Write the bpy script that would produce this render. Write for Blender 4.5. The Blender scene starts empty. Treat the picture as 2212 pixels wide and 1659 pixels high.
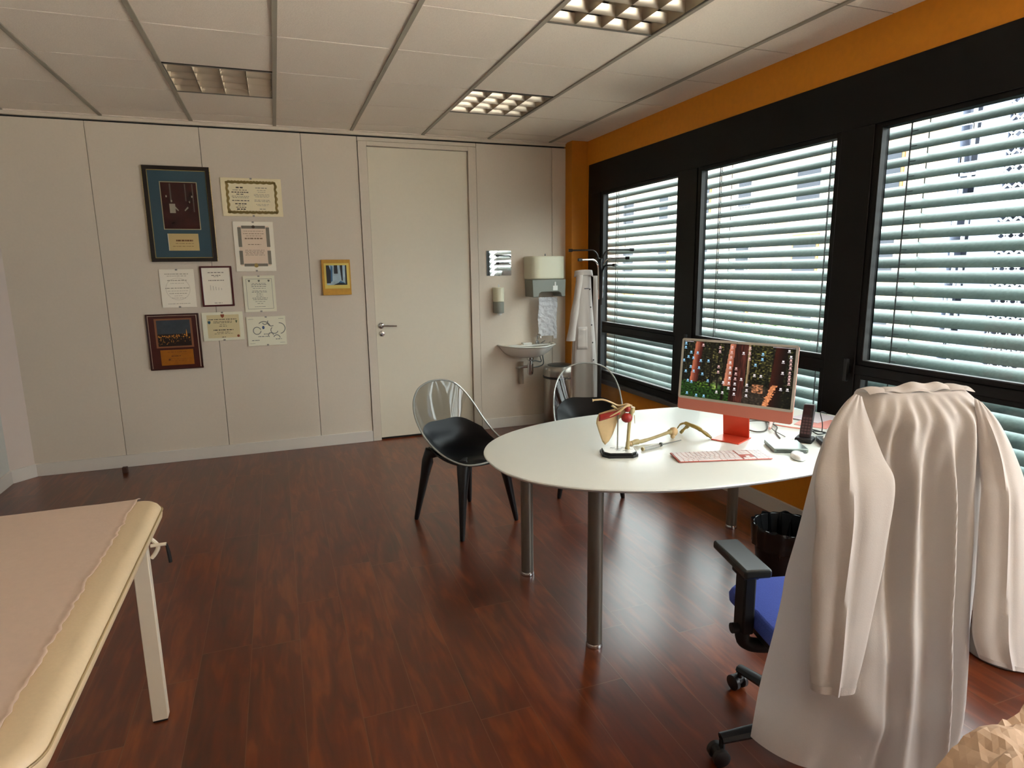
import bpy, bmesh, math, random
from mathutils import Vector, Matrix, noise
PI = math.pi
sc = bpy.context.scene
col = sc.collection

# ------------------------------------------------------------------ camera
cam_d = bpy.data.cameras.new('camera'); cam = bpy.data.objects.new('camera', cam_d); col.objects.link(cam)
YAW, PITCH, ROLL, FPX = 0.354428, -0.181642, -0.013984, 1352.62
cam.location = (-0.08642, -5.63287, 1.52562)
_f = Vector((math.sin(YAW)*math.cos(PITCH), math.cos(YAW)*math.cos(PITCH), math.sin(PITCH)))
_r = Vector((math.cos(YAW), -math.sin(YAW), 0)); _u = _r.cross(_f)
_r2 = _r*math.cos(ROLL) + _u*math.sin(ROLL); _u2 = -_r*math.sin(ROLL) + _u*math.cos(ROLL)
cam.rotation_euler = Matrix((_r2, _u2, -_f)).transposed().to_euler()
cam_d.sensor_width = 36; cam_d.lens = FPX/2212*36; cam_d.clip_start = 0.02
sc.camera = cam

# ------------------------------------------------------------------ light, exposure
sc.view_settings.view_transform = 'Standard'; sc.view_settings.look = 'None'
sc.view_settings.gamma = 1; sc.view_settings.use_curve_mapping = False
sc.view_settings.exposure = 1.1
world = bpy.data.worlds.new('sky'); sc.world = world; world.use_nodes = True
bg = world.node_tree.nodes["Background"]; bg.inputs[0].default_value = (0.93, 0.985, 1.0, 1); bg.inputs[1].default_value = 5.0
sun_d = bpy.data.lights.new('sun', 'SUN'); sun_d.energy = 34.0; sun_d.angle = 0.02; sun_d.color = (1, 0.95, 0.86)
sun = bpy.data.objects.new('sun', sun_d); col.objects.link(sun)
sun.rotation_euler = Vector((0.15, 0.1, -0.98)).to_track_quat('-Z', 'Y').to_euler()
def portal(name, loc, sx, sz, d):
    l = bpy.data.lights.new(name, 'AREA'); l.shape = 'RECTANGLE'; l.size = sx; l.size_y = sz
    l.cycles.is_portal = True
    o = bpy.data.objects.new(name, l); col.objects.link(o); o.location = loc
    o.rotation_euler = Vector(d).to_track_quat('-Z', 'Y').to_euler()
portal('portal_side', (2.95, -3.6, 1.37), 6.9, 1.7, (-1, 0, 0))

# ------------------------------------------------------------------ helpers
def lin(c):
    return tuple(((v/255)/12.92 if v/255 <= .04045 else ((v/255+.055)/1.055)**2.4) for v in c)
MATS = {}
def mat(name, rgb, rough=.5, metal=0, nscale=0, namt=0, bump=0, spec=.5, srgb=True, **kw):
    if name in MATS: return MATS[name]
    m = bpy.data.materials.new(name); m.use_nodes = True; nt = m.node_tree; b = nt.nodes['Principled BSDF']
    c = lin(rgb) if srgb else rgb
    b.inputs['Base Color'].default_value = (*c, 1); b.inputs['Roughness'].default_value = rough
    b.inputs['Metallic'].default_value = metal; b.inputs['Specular IOR Level'].default_value = spec
    for k, v in kw.items(): b.inputs[k.replace('_', ' ')].default_value = v
    if nscale:
        tc = nt.nodes.new('ShaderNodeTexCoord'); n = nt.nodes.new('ShaderNodeTexNoise'); n.inputs['Scale'].default_value = nscale
        n.inputs['Detail'].default_value = 4; nt.links.new(tc.outputs['Object'], n.inputs['Vector'])
        if namt:
            r = nt.nodes.new('ShaderNodeMapRange'); r.inputs[1].default_value = .3; r.inputs[2].default_value = .7
            r.inputs[3].default_value = 1-namt; r.inputs[4].default_value = 1+namt
            mx = nt.nodes.new('ShaderNodeVectorMath'); mx.operation = 'SCALE'; mx.inputs[0].default_value = c
            nt.links.new(n.outputs['Fac'], r.inputs[0]); nt.links.new(r.outputs[0], mx.inputs['Scale'])
            nt.links.new(mx.outputs[0], b.inputs['Base Color'])
        if bump:
            bp = nt.nodes.new('ShaderNodeBump'); bp.inputs['Strength'].default_value = bump; bp.inputs['Distance'].default_value = .002
            nt.links.new(n.outputs['Fac'], bp.inputs['Height']); nt.links.new(bp.outputs[0], b.inputs['Normal'])
    MATS[name] = m; return m

class M:
    def __init__(s): s.v = []; s.f = []
    def add(s, vs, fs):
        o = len(s.v); s.v += [Vector(v) for v in vs]; s.f += [tuple(i+o for i in f) for f in fs]; return s
    def box(s, x0, x1, y0, y1, z0, z1):
        return s.add([(x0,y0,z0),(x1,y0,z0),(x1,y1,z0),(x0,y1,z0),(x0,y0,z1),(x1,y0,z1),(x1,y1,z1),(x0,y1,z1)],
                     [(0,3,2,1),(4,5,6,7),(0,1,5,4),(1,2,6,5),(2,3,7,6),(3,0,4,7)])
    def obox(s, c, sz, rot):   # oriented box
        m = rot.to_matrix() if hasattr(rot, 'to_matrix') else rot
        hx, hy, hz = [a/2 for a in sz]; c = Vector(c)
        vs = [c + m @ Vector(p) for p in [(-hx,-hy,-hz),(hx,-hy,-hz),(hx,hy,-hz),(-hx,hy,-hz),(-hx,-hy,hz),(hx,-hy,hz),(hx,hy,hz),(-hx,hy,hz)]]
        return s.add(vs, [(0,3,2,1),(4,5,6,7),(0,1,5,4),(1,2,6,5),(2,3,7,6),(3,0,4,7)])
    def tube(s, pts, r, n=10, cap=True, flat=1.0):
        pts = [Vector(p) for p in pts]; rs = r if isinstance(r, (list, tuple)) else [r]*len(pts)
        vs = []; up = None
        for i, p in enumerate(pts):
            t = (pts[min(i+1, len(pts)-1)] - pts[max(i-1, 0)]).normalized()
            if up is None:
                up = Vector((0,0,1)) if abs(t.z) < .9 else Vector((0,1,0))
            a = t.cross(up).normalized(); up = a.cross(t).normalized()
            for k in range(n):
                w = 2*PI*k/n; vs.append(p + a*math.cos(w)*rs[i] + up*math.sin(w)*rs[i]*flat)
        fs = [(i*n+k, i*n+(k+1)%n, (i+1)*n+(k+1)%n, (i+1)*n+k) for i in range(len(pts)-1) for k in range(n)]
        if cap: fs += [tuple(range(n))[::-1], tuple((len(pts)-1)*n+k for k in range(n))]
        return s.add(vs, fs)
    def lathe(s, prof, n=24, c=(0,0,0), sx=1, sy=1):
        vs = []; L = len(prof)
        for r, z in prof:
            for k in range(n):
                w = 2*PI*k/n; vs.append((c[0]+r*math.cos(w)*sx, c[1]+r*math.sin(w)*sy, c[2]+z))
        fs = [(i*n+k, i*n+(k+1)%n, (i+1)*n+(k+1)%n, (i+1)*n+k) for i in range(L-1) for k in range(n)]
        fs += [tuple(range(n))[::-1], tuple((L-1)*n+k for k in range(n))]
        return s.add(vs, fs)
    def prism(s, poly, z0, z1, ax='z'):
        n = len(poly)
        def P(a, b, h): return {'z': (a,b,h), 'y': (a,h,b), 'x': (h,a,b)}[ax]
        vs = [P(a,b,z0) for a,b in poly] + [P(a,b,z1) for a,b in poly]
        fs = [tuple(range(n))[::-1], tuple(range(n, 2*n))] + [(i, (i+1)%n, n+(i+1)%n, n+i) for i in range(n)]
        return s.add(vs, fs)
    def grid(s, fn, nu, nv, closed=False):
        vs = [fn(i/nu, j/nv) for j in range(nv+1) for i in range(nu+(0 if closed else 1))]
        w = nu if closed else nu+1
        fs = [(j*w+i, j*w+(i+1)%w, (j+1)*w+(i+1)%w, (j+1)*w+i) for j in range(nv) for i in range(nu)]
        return s.add(vs, fs)
    def blob(s, c, r, n=12, m=8, rot=None):
        rx, ry, rz = (r, r, r) if isinstance(r, (int, float)) else r
        q = rot or Matrix.Identity(3); c = Vector(c)
        vs = []; 
        for j in range(m+1):
            t = PI*j/m
            for k in range(n):
                w = 2*PI*k/n; vs.append(c + q @ Vector((rx*math.sin(t)*math.cos(w), ry*math.sin(t)*math.sin(w), rz*math.cos(t))))
        return s.add(vs, [(j*n+k, (j+1)*n+k, (j+1)*n+(k+1)%n, j*n+(k+1)%n) for j in range(m) for k in range(n)])
    def build(s, name, m, parent=None, bev=0, smooth=None, sub=0, solid=0, seg=2, label=None):
        me = bpy.data.meshes.new(name); me.from_pydata([tuple(v) for v in s.v], [], s.f)
        bm = bmesh.new(); bm.from_mesh(me); bmesh.ops.remove_doubles(bm, verts=bm.verts, dist=1e-5)
        bmesh.ops.recalc_face_normals(bm, faces=bm.faces); bm.to_mesh(me); bm.free()
        o = bpy.data.objects.new(name, me); col.objects.link(o); me.materials.append(m)
        if solid:
            md = o.modifiers.new('solid', 'SOLIDIFY'); md.thickness = solid; md.offset = 0
        if bev:
            md = o.modifiers.new('bev', 'BEVEL'); md.width = bev; md.segments = seg; md.limit_method = 'ANGLE'; md.angle_limit = .6
        if sub:
            md = o.modifiers.new('sub', 'SUBSURF'); md.levels = sub; md.render_levels = sub
        if smooth is None: smooth = not (bev == 0 and sub == 0)
        if smooth:
            for p in me.polygons: p.use_smooth = True
            if not sub:
                try: me.set_sharp_from_angle(angle=.7)
                except Exception: pass
        if parent: o.parent = parent
        if label: o['label'] = label
        return o
def tag(o, label, cat, group=None):
    o['label'] = label; o['category'] = cat
    if group: o['group'] = group
    return o
def thing(name, label, cat, loc=(0,0,0), rz=0, group=None):
    o = bpy.data.objects.new(name, None); col.objects.link(o); o.empty_display_size = .1
    o.location = loc; o.rotation_euler = (0,0,rz); return tag(o, label, cat, group)
def struct(o): o['kind'] = 'structure'; return o
def bez(pts, n=8):   # catmull-rom through points
    P = [Vector(p) for p in pts]; out = []
    for i in range(len(P)-1):
        a, b, c, d = P[max(i-1,0)], P[i], P[i+1], P[min(i+2,len(P)-1)]
        for k in range(n):
            t = k/n; out.append(.5*((2*b)+(c-a)*t+(2*a-5*b+4*c-d)*t*t+(3*b-a-3*c+d)*t**3))
    out.append(P[-1]); return out
def smoothstep(a, b, x):
    t = max(0, min(1, (x-a)/(b-a))); return t*t*(3-2*t)
def lerp(a, b, t): return a+(b-a)*t

# ------------------------------------------------------------------ materials
wallm = mat('wall_panel_paint', (220,207,190), .55, nscale=60, namt=.015, bump=.15)
doorm = mat('door_laminate', (228,218,198), .45, nscale=40, namt=.01)
gapm = mat('joint_shadow_gap', (40,38,36), .8)
ceilm = mat('ceiling_tile', (236,223,208), .9, nscale=180, namt=.05, bump=.6)
tbarm = mat('ceiling_runner_metal', (158,149,133), .5)
orangem = mat('orange_paint', (226,142,14), .6, nscale=30, namt=.04, bump=.2)
orange2 = mat('deep_orange_paint', (206,128,14), .6, nscale=30, namt=.03)
framem = mat('window_frame_black', (9,6,6), .5, spec=.25, nscale=20, namt=.1)
sealm = mat('window_seal_grey', (52,52,52), .5)
basem = mat('baseboard_paint', (222,214,204), .45)
blackp = mat('black_plastic', (14,14,16), .38)
blackm = mat('black_matte', (10,10,11), .6)
chrome = mat('chrome', (205,205,205), .12, 1)
steel = mat('brushed_steel', (170,165,158), .3, 1, nscale=60, namt=.05)
whitep = mat('white_plastic', (232,230,224), .35)
greyp = mat('grey_plastic', (120,124,120), .4)
tabletop = mat('white_table_laminate', (228,232,226), .28, spec=.7)
legm = mat('table_leg_grey', (128,122,112), .36, .75)

def floor_material():
    m = bpy.data.materials.new('dark_red_wood_planks'); m.use_nodes = True; nt = m.node_tree; N = nt.nodes; L = nt.links
    b = N['Principled BSDF']; tc = N.new('ShaderNodeTexCoord'); sp = N.new('ShaderNodeSeparateXYZ'); L.new(tc.outputs['Object'], sp.inputs[0])
    def mth(op, a, bb=None, c=None):
        n = N.new('ShaderNodeMath'); n.operation = op
        for i, v in enumerate((a, bb, c)):
            if v is None: continue
            if isinstance(v, (int, float)): n.inputs[i].default_value = v
            else: L.new(v, n.inputs[i])
        return n.outputs[0]
    u = mth('DIVIDE', mth('SUBTRACT', sp.outputs[0], .65), .1885); iu = mth('FLOOR', u); fu = mth('FRACT', u)
    wn = N.new('ShaderNodeTexWhiteNoise'); wn.noise_dimensions = '1D'; L.new(iu, wn.inputs['W'])
    v = mth('ADD', mth('DIVIDE', sp.outputs[1], 1.2), wn.outputs['Value']); iv = mth('FLOOR', v); fv = mth('FRACT', v)
    cb = N.new('ShaderNodeCombineXYZ'); L.new(iu, cb.inputs[0]); L.new(iv, cb.inputs[1])
    w2 = N.new('ShaderNodeTexWhiteNoise'); w2.noise_dimensions = '2D'; L.new(cb.outputs[0], w2.inputs['Vector'])
    mp = N.new('ShaderNodeCombineXYZ'); L.new(mth('MULTIPLY', sp.outputs[0], 9), mp.inputs[0]); L.new(mth('MULTIPLY', sp.outputs[1], 1.5), mp.inputs[1])
    L.new(mth('MULTIPLY', w2.outputs['Value'], 30), mp.inputs[2])
    n1 = N.new('ShaderNodeTexNoise'); n1.inputs['Scale'].default_value = 2.0; n1.inputs['Detail'].default_value = 3; n1.inputs['Distortion'].default_value = .8; L.new(mp.outputs[0], n1.inputs['Vector'])
    mp2 = N.new('ShaderNodeVectorMath'); mp2.operation = 'MULTIPLY'; mp2.inputs[1].default_value = (3, 1.2, 1); L.new(mp.outputs[0], mp2.inputs[0])
    n2 = N.new('ShaderNodeTexNoise'); n2.inputs['Scale'].default_value = 2.2; n2.inputs['Detail'].default_value = 5; L.new(mp2.outputs[0], n2.inputs['Vector'])
    f = mth('ADD', mth('MULTIPLY', n1.outputs['Fac'], .80), mth('MULTIPLY', n2.outputs['Fac'], .20))
    f = mth('ADD', f, mth('MULTIPLY', mth('SUBTRACT', w2.outputs['Value'], .5), .16))
    cr = N.new('ShaderNodeValToRGB'); e = cr.color_ramp.elements
    e[0].position = .22; e[0].color = (*lin((64,26,8)), 1); e[1].position = .80; e[1].color = (*lin((142,70,26)), 1)
    el = cr.color_ramp.elements.new(.5); el.color = (*lin((96,38,12)), 1)
    L.new(f, cr.inputs[0])
    jx = mth('LESS_THAN', mth('ABSOLUTE', mth('SUBTRACT', fu, .5)), .4945); jy = mth('LESS_THAN', mth('ABSOLUTE', mth('SUBTRACT', fv, .5)), .4988)
    j = mth('MULTIPLY', jx, jy)
    mx = N.new('ShaderNodeMix'); mx.data_type = 'RGBA'; mx.inputs['A'].default_value = (*lin((118,80,58)), 1)  # joint lines tinted paler, in place of glare on the bevels
    L.new(j, mx.inputs['Factor']); L.new(cr.outputs[0], mx.inputs['B']); L.new(mx.outputs['Result'], b.inputs['Base Color'])
    b.inputs['Roughness'].default_value = .285
    b.inputs['Specular IOR Level'].default_value = .9
    bp = N.new('ShaderNodeBump'); bp.inputs['Strength'].default_value = .12; bp.inputs['Distance'].default_value = .001
    L.new(j, bp.inputs['Height']); L.new(bp.outputs[0], b.inputs['Normal'])
    return m
floorm = floor_material()

def glass_mat(name, tint, gloss_f, rough=.03):
    m = bpy.data.materials.new(name); m.use_nodes = True; nt = m.node_tree; nt.nodes.remove(nt.nodes['Principled BSDF'])
    out = nt.nodes['Material Output']; t = nt.nodes.new('ShaderNodeBsdfTransparent'); t.inputs[0].default_value = (*tint, 1)
    g = nt.nodes.new('ShaderNodeBsdfGlossy'); g.inputs['Roughness'].default_value = rough
    lw = nt.nodes.new('ShaderNodeLayerWeight'); lw.inputs[0].default_value = .5
    pw = nt.nodes.new('ShaderNodeMath'); pw.operation = 'POWER'; pw.inputs[1].default_value = 4; nt.links.new(lw.outputs['Facing'], pw.inputs[0])
    fr = nt.nodes.new('ShaderNodeMapRange'); fr.inputs[3].default_value = ((gloss_f-1)/(gloss_f+1))**2; fr.inputs[4].default_value = .85; nt.links.new(pw.outputs[0], fr.inputs[0])
    mx = nt.nodes.new('ShaderNodeMixShader'); nt.links.new(fr.outputs[0], mx.inputs[0]); nt.links.new(t.outputs[0], mx.inputs[1]); nt.links.new(g.outputs[0], mx.inputs[2])
    nt.links.new(mx.outputs[0], out.inputs[0]); return m
panem = glass_mat('window_glass', (.93,.96,.95), 1.35)
smokem = glass_mat('smoked_polycarbonate', (.52,.52,.50), 1.55, .04)
clearm = glass_mat('clear_plastic', (.85,.87,.85), 1.45, .05)

def cloth_mat(name, rgb, trans=.3, bump=.2, scale=300):
    m = mat(name, rgb, .85, nscale=scale, namt=.02, bump=bump, spec=.2); nt = m.node_tree
    b = nt.nodes['Principled BSDF']; out = nt.nodes['Material Output']
    t = nt.nodes.new('ShaderNodeBsdfTranslucent'); t.inputs[0].default_value = (*lin(rgb), 1)
    mx = nt.nodes.new('ShaderNodeMixShader'); mx.inputs[0].default_value = trans
    nt.links.new(b.outputs[0], mx.inputs[1]); nt.links.new(t.outputs[0], mx.inputs[2]); nt.links.new(mx.outputs[0], out.inputs[0]); return m
coatm = cloth_mat('white_coat_cotton', (210,202,196), .32)
coatm2 = cloth_mat('white_coat_cotton_double', (198,190,184), .12)
paperm = cloth_mat('bed_paper', (232,206,186), .12, .3, 60)
towelm = cloth_mat('towel_paper', (240,240,244), .25, .5, 90)

# ------------------------------------------------------------------ room shell
H = 2.677; XW = 2.73; XL = -2.05; YR = -7.1; ZT = 2.60
m = M().box(XL-.2, XW+.14, YR-.2, .2, -.12, 0); struct(m.build('floor', floorm))
# ceiling tiles, one mesh, leaving the lamp bays open
lamps = {(-1,0): 1, (2,0): 1, (2,3): 1}
c0 = .86
m = M()
for i in range(-4, 6):
    for k in range(-2, 12):
        x0 = .6*i; x1 = x0+.6; y1 = -c0-.6*k; y0 = y1-.6
        if (i, k) in lamps: continue
        x0c, x1c, y0c, y1c = max(x0, XL-.1), min(x1, XW+.03), max(y0, YR-.1), min(y1, .05)
        if x1c <= x0c or y1c <= y0c: continue
        m.box(x0c+.002, x1c-.002, y0c+.0045, y1c-.0045, H+.004, H+.03)
m.box(XL-.2, XW+.2, YR-.2, .2, H+.2, H+.25)
struct(m.build('ceiling', ceilm))
m = M()
for i in range(-3, 5): m.box(.6*i-.012, .6*i+.012, YR, -.02, H-.004, H+.0035)
struct(m.build('trim_1', tbarm))
m = M()
for k in range(-1, 11): m.box(XL, XW, -c0-.6*k-.006, -c0-.6*k+.006, H+.007, H+.009)
struct(m.build('trim_2', mat('tile_joint_shadow', (104,96,86), .8)))
struct(M().box(XL, XW, -.024, 0, H-.003, H+.0039).build('trim_11', ceilm))
# back wall: panels on a dark backing, lit white band above the shadow gap
m = M()
ed = [XL-.1, -1.315, -.556, .190, .640]
for a, b_ in zip(ed[:-1], ed[1:]): m.box(a+.0018, b_-.0018, 0, .03, .0, 2.635)
for a, b_ in ((1.684, 2.428), (2.428, 2.60)): m.box(a+.0018, b_-.0018, 0, .03, 0, 2.635)
m.box(XL-.1, 2.60, -.001, .03, 2.650, H+.05)
m.box(.642, 1.682, 0, .03, 2.605, 2.635)
struct(m.build('wall_back', wallm, bev=.001))
struct(M().box(XL-.2, XW+.2, .03, .12, -.05, H+.2).build('trim_3', gapm))
# door
m = M(); m.box(.643, .716, -.012, .03, 0, 2.60); m.box(1.606, 1.680, -.012, .03, 0, 2.60); m.box(.716, 1.606, -.012, .03, 2.565, 2.60)
struct(m.build('trim_4', wallm, bev=.002))
d = struct(M().box(.720, 1.602, .012, .0299, .018, 2.561).build('door_1', doorm, bev=.002))
h = M().lathe([(.026,0),(.026,.006),(.022,.010),(.010,.012),(.010,.045),(.0,.045)], 20)
for v in h.v: v.xyz = (v.x+.765, -v.z+.012, v.y+1.044)
h.tube(bez([(.765,-.036,1.044),(.80,-.038,1.045),(.86,-.036,1.042),(.895,-.030,1.040)], 5), [.009]*16, 10, flat=.8)
h.build('door_handle', chrome, d, smooth=True)
h = M().lathe([(.026,0),(.026,.006),(.022,.010),(.008,.011),(.008,.018),(0,.018)], 20)
for v in h.v: v.xyz = (v.x+.769, -v.z+.012, v.y+.972)
h.build('lock_escutcheon', chrome, d, smooth=True)
# baseboards
struct(M().box(-1.93, .640, -.015, .001, 0, .098).box(1.684, 2.60, -.015, .001, 0, .098).build('baseboard_back', basem, bev=.002))
struct(M().prism([(XL,-.132),(XL,-.15),(XL+.02,-.14),(-1.918,-.014),(-1.93,-.001)], 0, .099).build('trim_5', basem, bev=.002))
struct(M().prism([(XL-.05,-.126),(XL,-.126),(-1.93,0),(-1.93,.02),(XL-.05,.02)], 0, H+.02).build('trim_6', mat('corner_post_paint',(222,206,194),.55)))
leftm = mat('left_wall_paint', (214,216,208), .55, nscale=40, namt=.02)
struct(M().box(XL-.12, XL, YR-.1, -.10, -.05, H+.05).build('wall_left', leftm))
struct(M().box(XL-.001, XL+.015, YR, -.14, 0, .099).build('baseboard_left', basem, bev=.002))
# orange corner pilaster
m = M().box(2.569, XW+.12, -.14, .03, 0, H+.02)
struct(m.build('trim_7', orange2))
# rear wall (behind the viewpoint)
m = M().box(XL-.1, XW+.1, YR-.12, YR, -.05, H+.05)
struct(m.build('wall_front', wallm))
# window wall (x = XW): parapet, lintel, ends
ZB0, ZB1 = .497, 2.462
yN, yF = -7.0, -.19
m = M(); m.box(XW, XW+.10, YR-.1, 0, -.05, ZB0); m.box(XW, XW+.10, YR-.1, 0, ZB1, H+.05); m.box(XW, XW+.10, yF, 0, ZB0, ZB1); m.box(XW, XW+.10, YR-.1, yN, ZB0, ZB1)
struct(m.build('wall_right', orangem))
struct(M().box(XW-.016, XW+.001, YR, -.14, 0, .10).build('baseboard_right', basem, bev=.002))
# dark outside faces of our own building
extm = mat('own_facade', (120,116,110), .8)
struct(M().box(XW+.101, XW+.16, YR-.1, .1, -6, ZB0-.06).box(XW+.101, XW+.16, YR-.1, .1, ZB1+.05, 5).build('trim_8', extm))
# windows: glass bays 1.14 wide at 1.40 pitch
starts = [-.45, -1.855, -3.25, -4.65, -6.05]  # last two bays, unseen, left open and unblinded to let in fill light
GZ = (.575, .935, 1.030, 2.176)
m = M()
m.box(XW-.012, XW+.07, yN, yF, ZB0, GZ[0]-.022); m.box(XW-.012, XW+.07, yN, yF, GZ[3]+.024, ZB1)
m.box(XW-.012, XW+.07, starts[0]+.03, yF, GZ[0]-.022, GZ[3]+.024)
for k, s_ in enumerate(starts):
    yend = s_-1.14
    nxt = starts[k+1] if k+1 < len(starts) else yN
    m.box(XW-.012, XW+.07, nxt+(.03 if k+1 < len(starts) else 0), yend-.03, GZ[0]-.022, GZ[3]+.024)
    m.box(XW-.011, XW+.07, yend-.03, s_+.03, GZ[1]+.024, GZ[2]-.022)
struct(m.build('trim_9', framem, bev=.003))
struct(M().box(XW-.05, XW+.0, yN, yF, ZB0-.03, ZB0+.004).build('trim_10', mat('sill_metal',(90,86,84),.35,.6), bev=.003))
for k, s_ in enumerate(starts[:3]):
    y1, y0 = s_, s_-1.14
    m = M()   # sash bars with a slim reveal round each pane
    for z0, z1 in ((GZ[0], GZ[1]), (GZ[2], GZ[3])):
        m.box(XW-.004, XW+.055, y0-.03, y0, z0-.022, z1+.024); m.box(XW-.004, XW+.055, y1, y1+.03, z0-.022, z1+.024)
        m.box(XW-.004, XW+.055, y0, y1, z0-.022, z0); m.box(XW-.004, XW+.055, y0, y1, z1, z1+.024)
    w = struct(m.build('window_%d' % (k+1), framem, bev=.003))
    for z0, z1 in ((GZ[0], GZ[1]), (GZ[2], GZ[3])):
        M().box(XW+.030, XW+.036, y0-.004, y1+.004, z0-.004, z1+.004).build('pane', panem, w)
        q = M(); r_ = .006
        q.box(XW+.0, XW+.03, y0, y0+r_, z0, z1); q.box(XW+.0, XW+.03, y1-r_, y1, z0, z1); q.box(XW+.0, XW+.03, y0, y1, z0, z0+r_)
        q.build('glazing_seal', sealm, w, label='thin grey glazing seal')
    if k != 0:
        q = M().box(XW-.05, XW-.030, y1+.045, y1+.065, .92, 1.04).box(XW-.032, XW-.012, y1+.05, y1+.06, .96, 1.0)
        q.build('window_handle', blackp, w, bev=.003)

# ------------------------------------------------------------------ exterior venetian blinds
slatm = mat('blind_slat_metal', (96,114,112), .42, .15, nscale=70, namt=.16)
cordm = mat('blind_cord', (48,52,54), .7)
TILT = math.radians(40)
for k, s_ in enumerate(starts[:3]):
    y1, y0 = s_+.17, s_-1.14+.06
    lab = ['grey green slatted blind outside the narrow looking window beside the coat rack', 'grey green slatted blind outside the middle window behind the computer', 'grey green slatted blind outside the window nearest the viewer, behind the white coat'][k]
    t = thing('venetian_blind', lab, 'window blind', (2.855, (y0+y1)/2, .53), 0, 'slatted blinds outside the windows')
    hl = (y1-y0)/2; m = M(); n = 25
    for i in range(n):
        zc = .03 + i*.0694; wd = .086; rnd = random.Random(i+k*40).uniform(-.03, .03)
        a = TILT+rnd
        prof = []
        for q in range(7):
            u = (q/6-.5)*wd; hgt = .008*(1-(2*q/6-1)**2)
            prof.append((u*math.cos(a)-hgt*math.sin(a), u*math.sin(a)+hgt*math.cos(a)))
        prof2 = [(x+.0012*math.sin(a), z-.0012*math.cos(a)) for x, z in prof][::-1]
        m.prism([(x, zc+z) for x, z in prof+prof2], -hl, hl, 'y')
    m.build('slats', slatm, t, smooth=True)
    m = M()
    for yy in (hl-.26, -hl+.06):
        for dy, dx in ((0, -.036), (-.035, .036), (.03, 0)): m.tube([(dx, yy+dy, 0), (dx, yy+dy, 1.78)], .003, 6)
        for i in range(n): m.box(-.036, -.030, yy-.03, yy+.0, .02+i*.0694, .0225+i*.0694)
    m.build('ladder_cord', cordm, t)
    M().box(-.03, .03, -hl, hl, 1.76, 1.82).build('head_rail', mat('blind_rail',(160,166,164),.4,.3), t, bev=.003)
    M().box(-.04, .04, -hl, hl, -.03, -.01).build('bottom_rail', slatm, t, bev=.003)

# ------------------------------------------------------------------ outside: street and facades
gm = mat('pale_paving', (226,222,214), .9, nscale=.5, namt=.05)
struct(M().box(XW+.3, 60, -40, 80, -6.2, -6.0).build('ground', gm))
creamf = mat('cream_render', (140,124,110), .85, nscale=1.2, namt=.03)
ochref = mat('ochre_render', (130,92,50), .85)
whitef = mat('white_trim', (170,164,158), .8)
bluef = mat('pale_blue_render', (96,104,124), .85, nscale=1, namt=.03)
glassf = mat('far_window_glass', (44,48,56), .7, spec=.1)
t = thing('apartment_building', 'cream apartment building with rows of windows, across the street', 'building', (22, 30, -6))
M().box(0, 9, -19.8, 26, 0, 14).build('wall', creamf, t)
m = M()
for z in (3.2, 6.2, 9.2, 12.2, 13.9): m.box(-.12, .01, -19.8, 26, z-.1, z+.06)
m.build('floor_band', whitef, t)
for j, z in enumerate((1.2, 4.2, 7.2, 10.2)):
    for i, y in enumerate((-17.5, -13.6, -9.6, -6.2, -2.6, 1.4, 5.2)):
        w_ = 1.3 if i % 2 else .9
        f = M().box(-.06, .01, y-w_/2-.1, y+w_/2+.1, z-.1, z+1.65).build('window', whitef if (i+j) % 3 else ochref, t)
        M().box(-.075, -.055, y-w_/2, y+w_/2, z, z+1.5).build('pane', glassf, f)
for i, (y, z) in enumerate(((-11.5, 6.3), (-11.5, 9.3), (-11.5, 12.3), (3.2, 6.3), (3.2, 9.3))):
    bk = M().box(-1.1, -.1, y-1.3, y+1.3, z-.15, z).build('balcony', whitef, t)
    r_ = M()
    for q in range(14): r_.box(-1.08, -1.05, y-1.28+q*.195, y-1.25+q*.195, z, z+.95)
    r_.box(-1.1, -1.03, y-1.3, y+1.3, z+.95, z+1.0); r_.build('railing', mat('railing_grey',(120,120,118),.6), bk)
t = thing('stair_tower_building', 'pale blue grey building with openwork lattice strips, at the right', 'building', (17, 0, -6))
m = M(); m.box(0, 8, -10, 4.35, 0, 13); m.box(0, 8, 5.28, 5.95, 0, 13); m.box(0, 8, 6.45, 6.66, 0, 13); m.box(.6, 8, 4.3, 6.5, 0, 13)
m.build('wall', bluef, t)
m = M()
for z in (2.9, 5.95, 9.0, 12.05): m.box(-.1, .02, -10, 6.7, z-.12, z+.12)
m.build('floor_band', mat('pale_band',(130,136,150),.85), t)
M().box(.5, .61, 4.36, 5.28, 0, 12.9).box(.5, .61, 5.95, 6.45, 0, 12.9).build('stair_glazing', mat('stair_dark_glass',(36,40,50),.8, spec=.1), t)  # dark glass behind both lattice strips
rr = random.Random(4); m = M(); z = 0
while z < 12.5:
    m.box(-.02, .08, 5.95, 6.45, z, z+.06)
    hh = rr.choice((.28, .36, .5))
    for q in range(rr.choice((1, 2, 3))):
        y = 5.98+rr.random()*.42; m.box(-.02, .08, y, y+.045, z, z+hh)
    z += hh
m.build('block_lattice', mat('lattice_white',(150,156,170),.8), t)
m = M(); z = -1.0
R45 = Matrix.Rotation(PI/4, 3, 'X'); R_45 = Matrix.Rotation(-PI/4, 3, 'X')
z = 0
while z < 12.2:
    for q in range(4):
        cy = 4.36+.115+.23*q
        for dz in (0, .23, .46): 
            m.obox((.03, cy, z+dz), (.06, .04, .325), R45); m.obox((.03, cy, z+dz), (.06, .04, .325), R_45)
    z += .69
m.build('diamond_lattice', MATS['lattice_white'], t)
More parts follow.
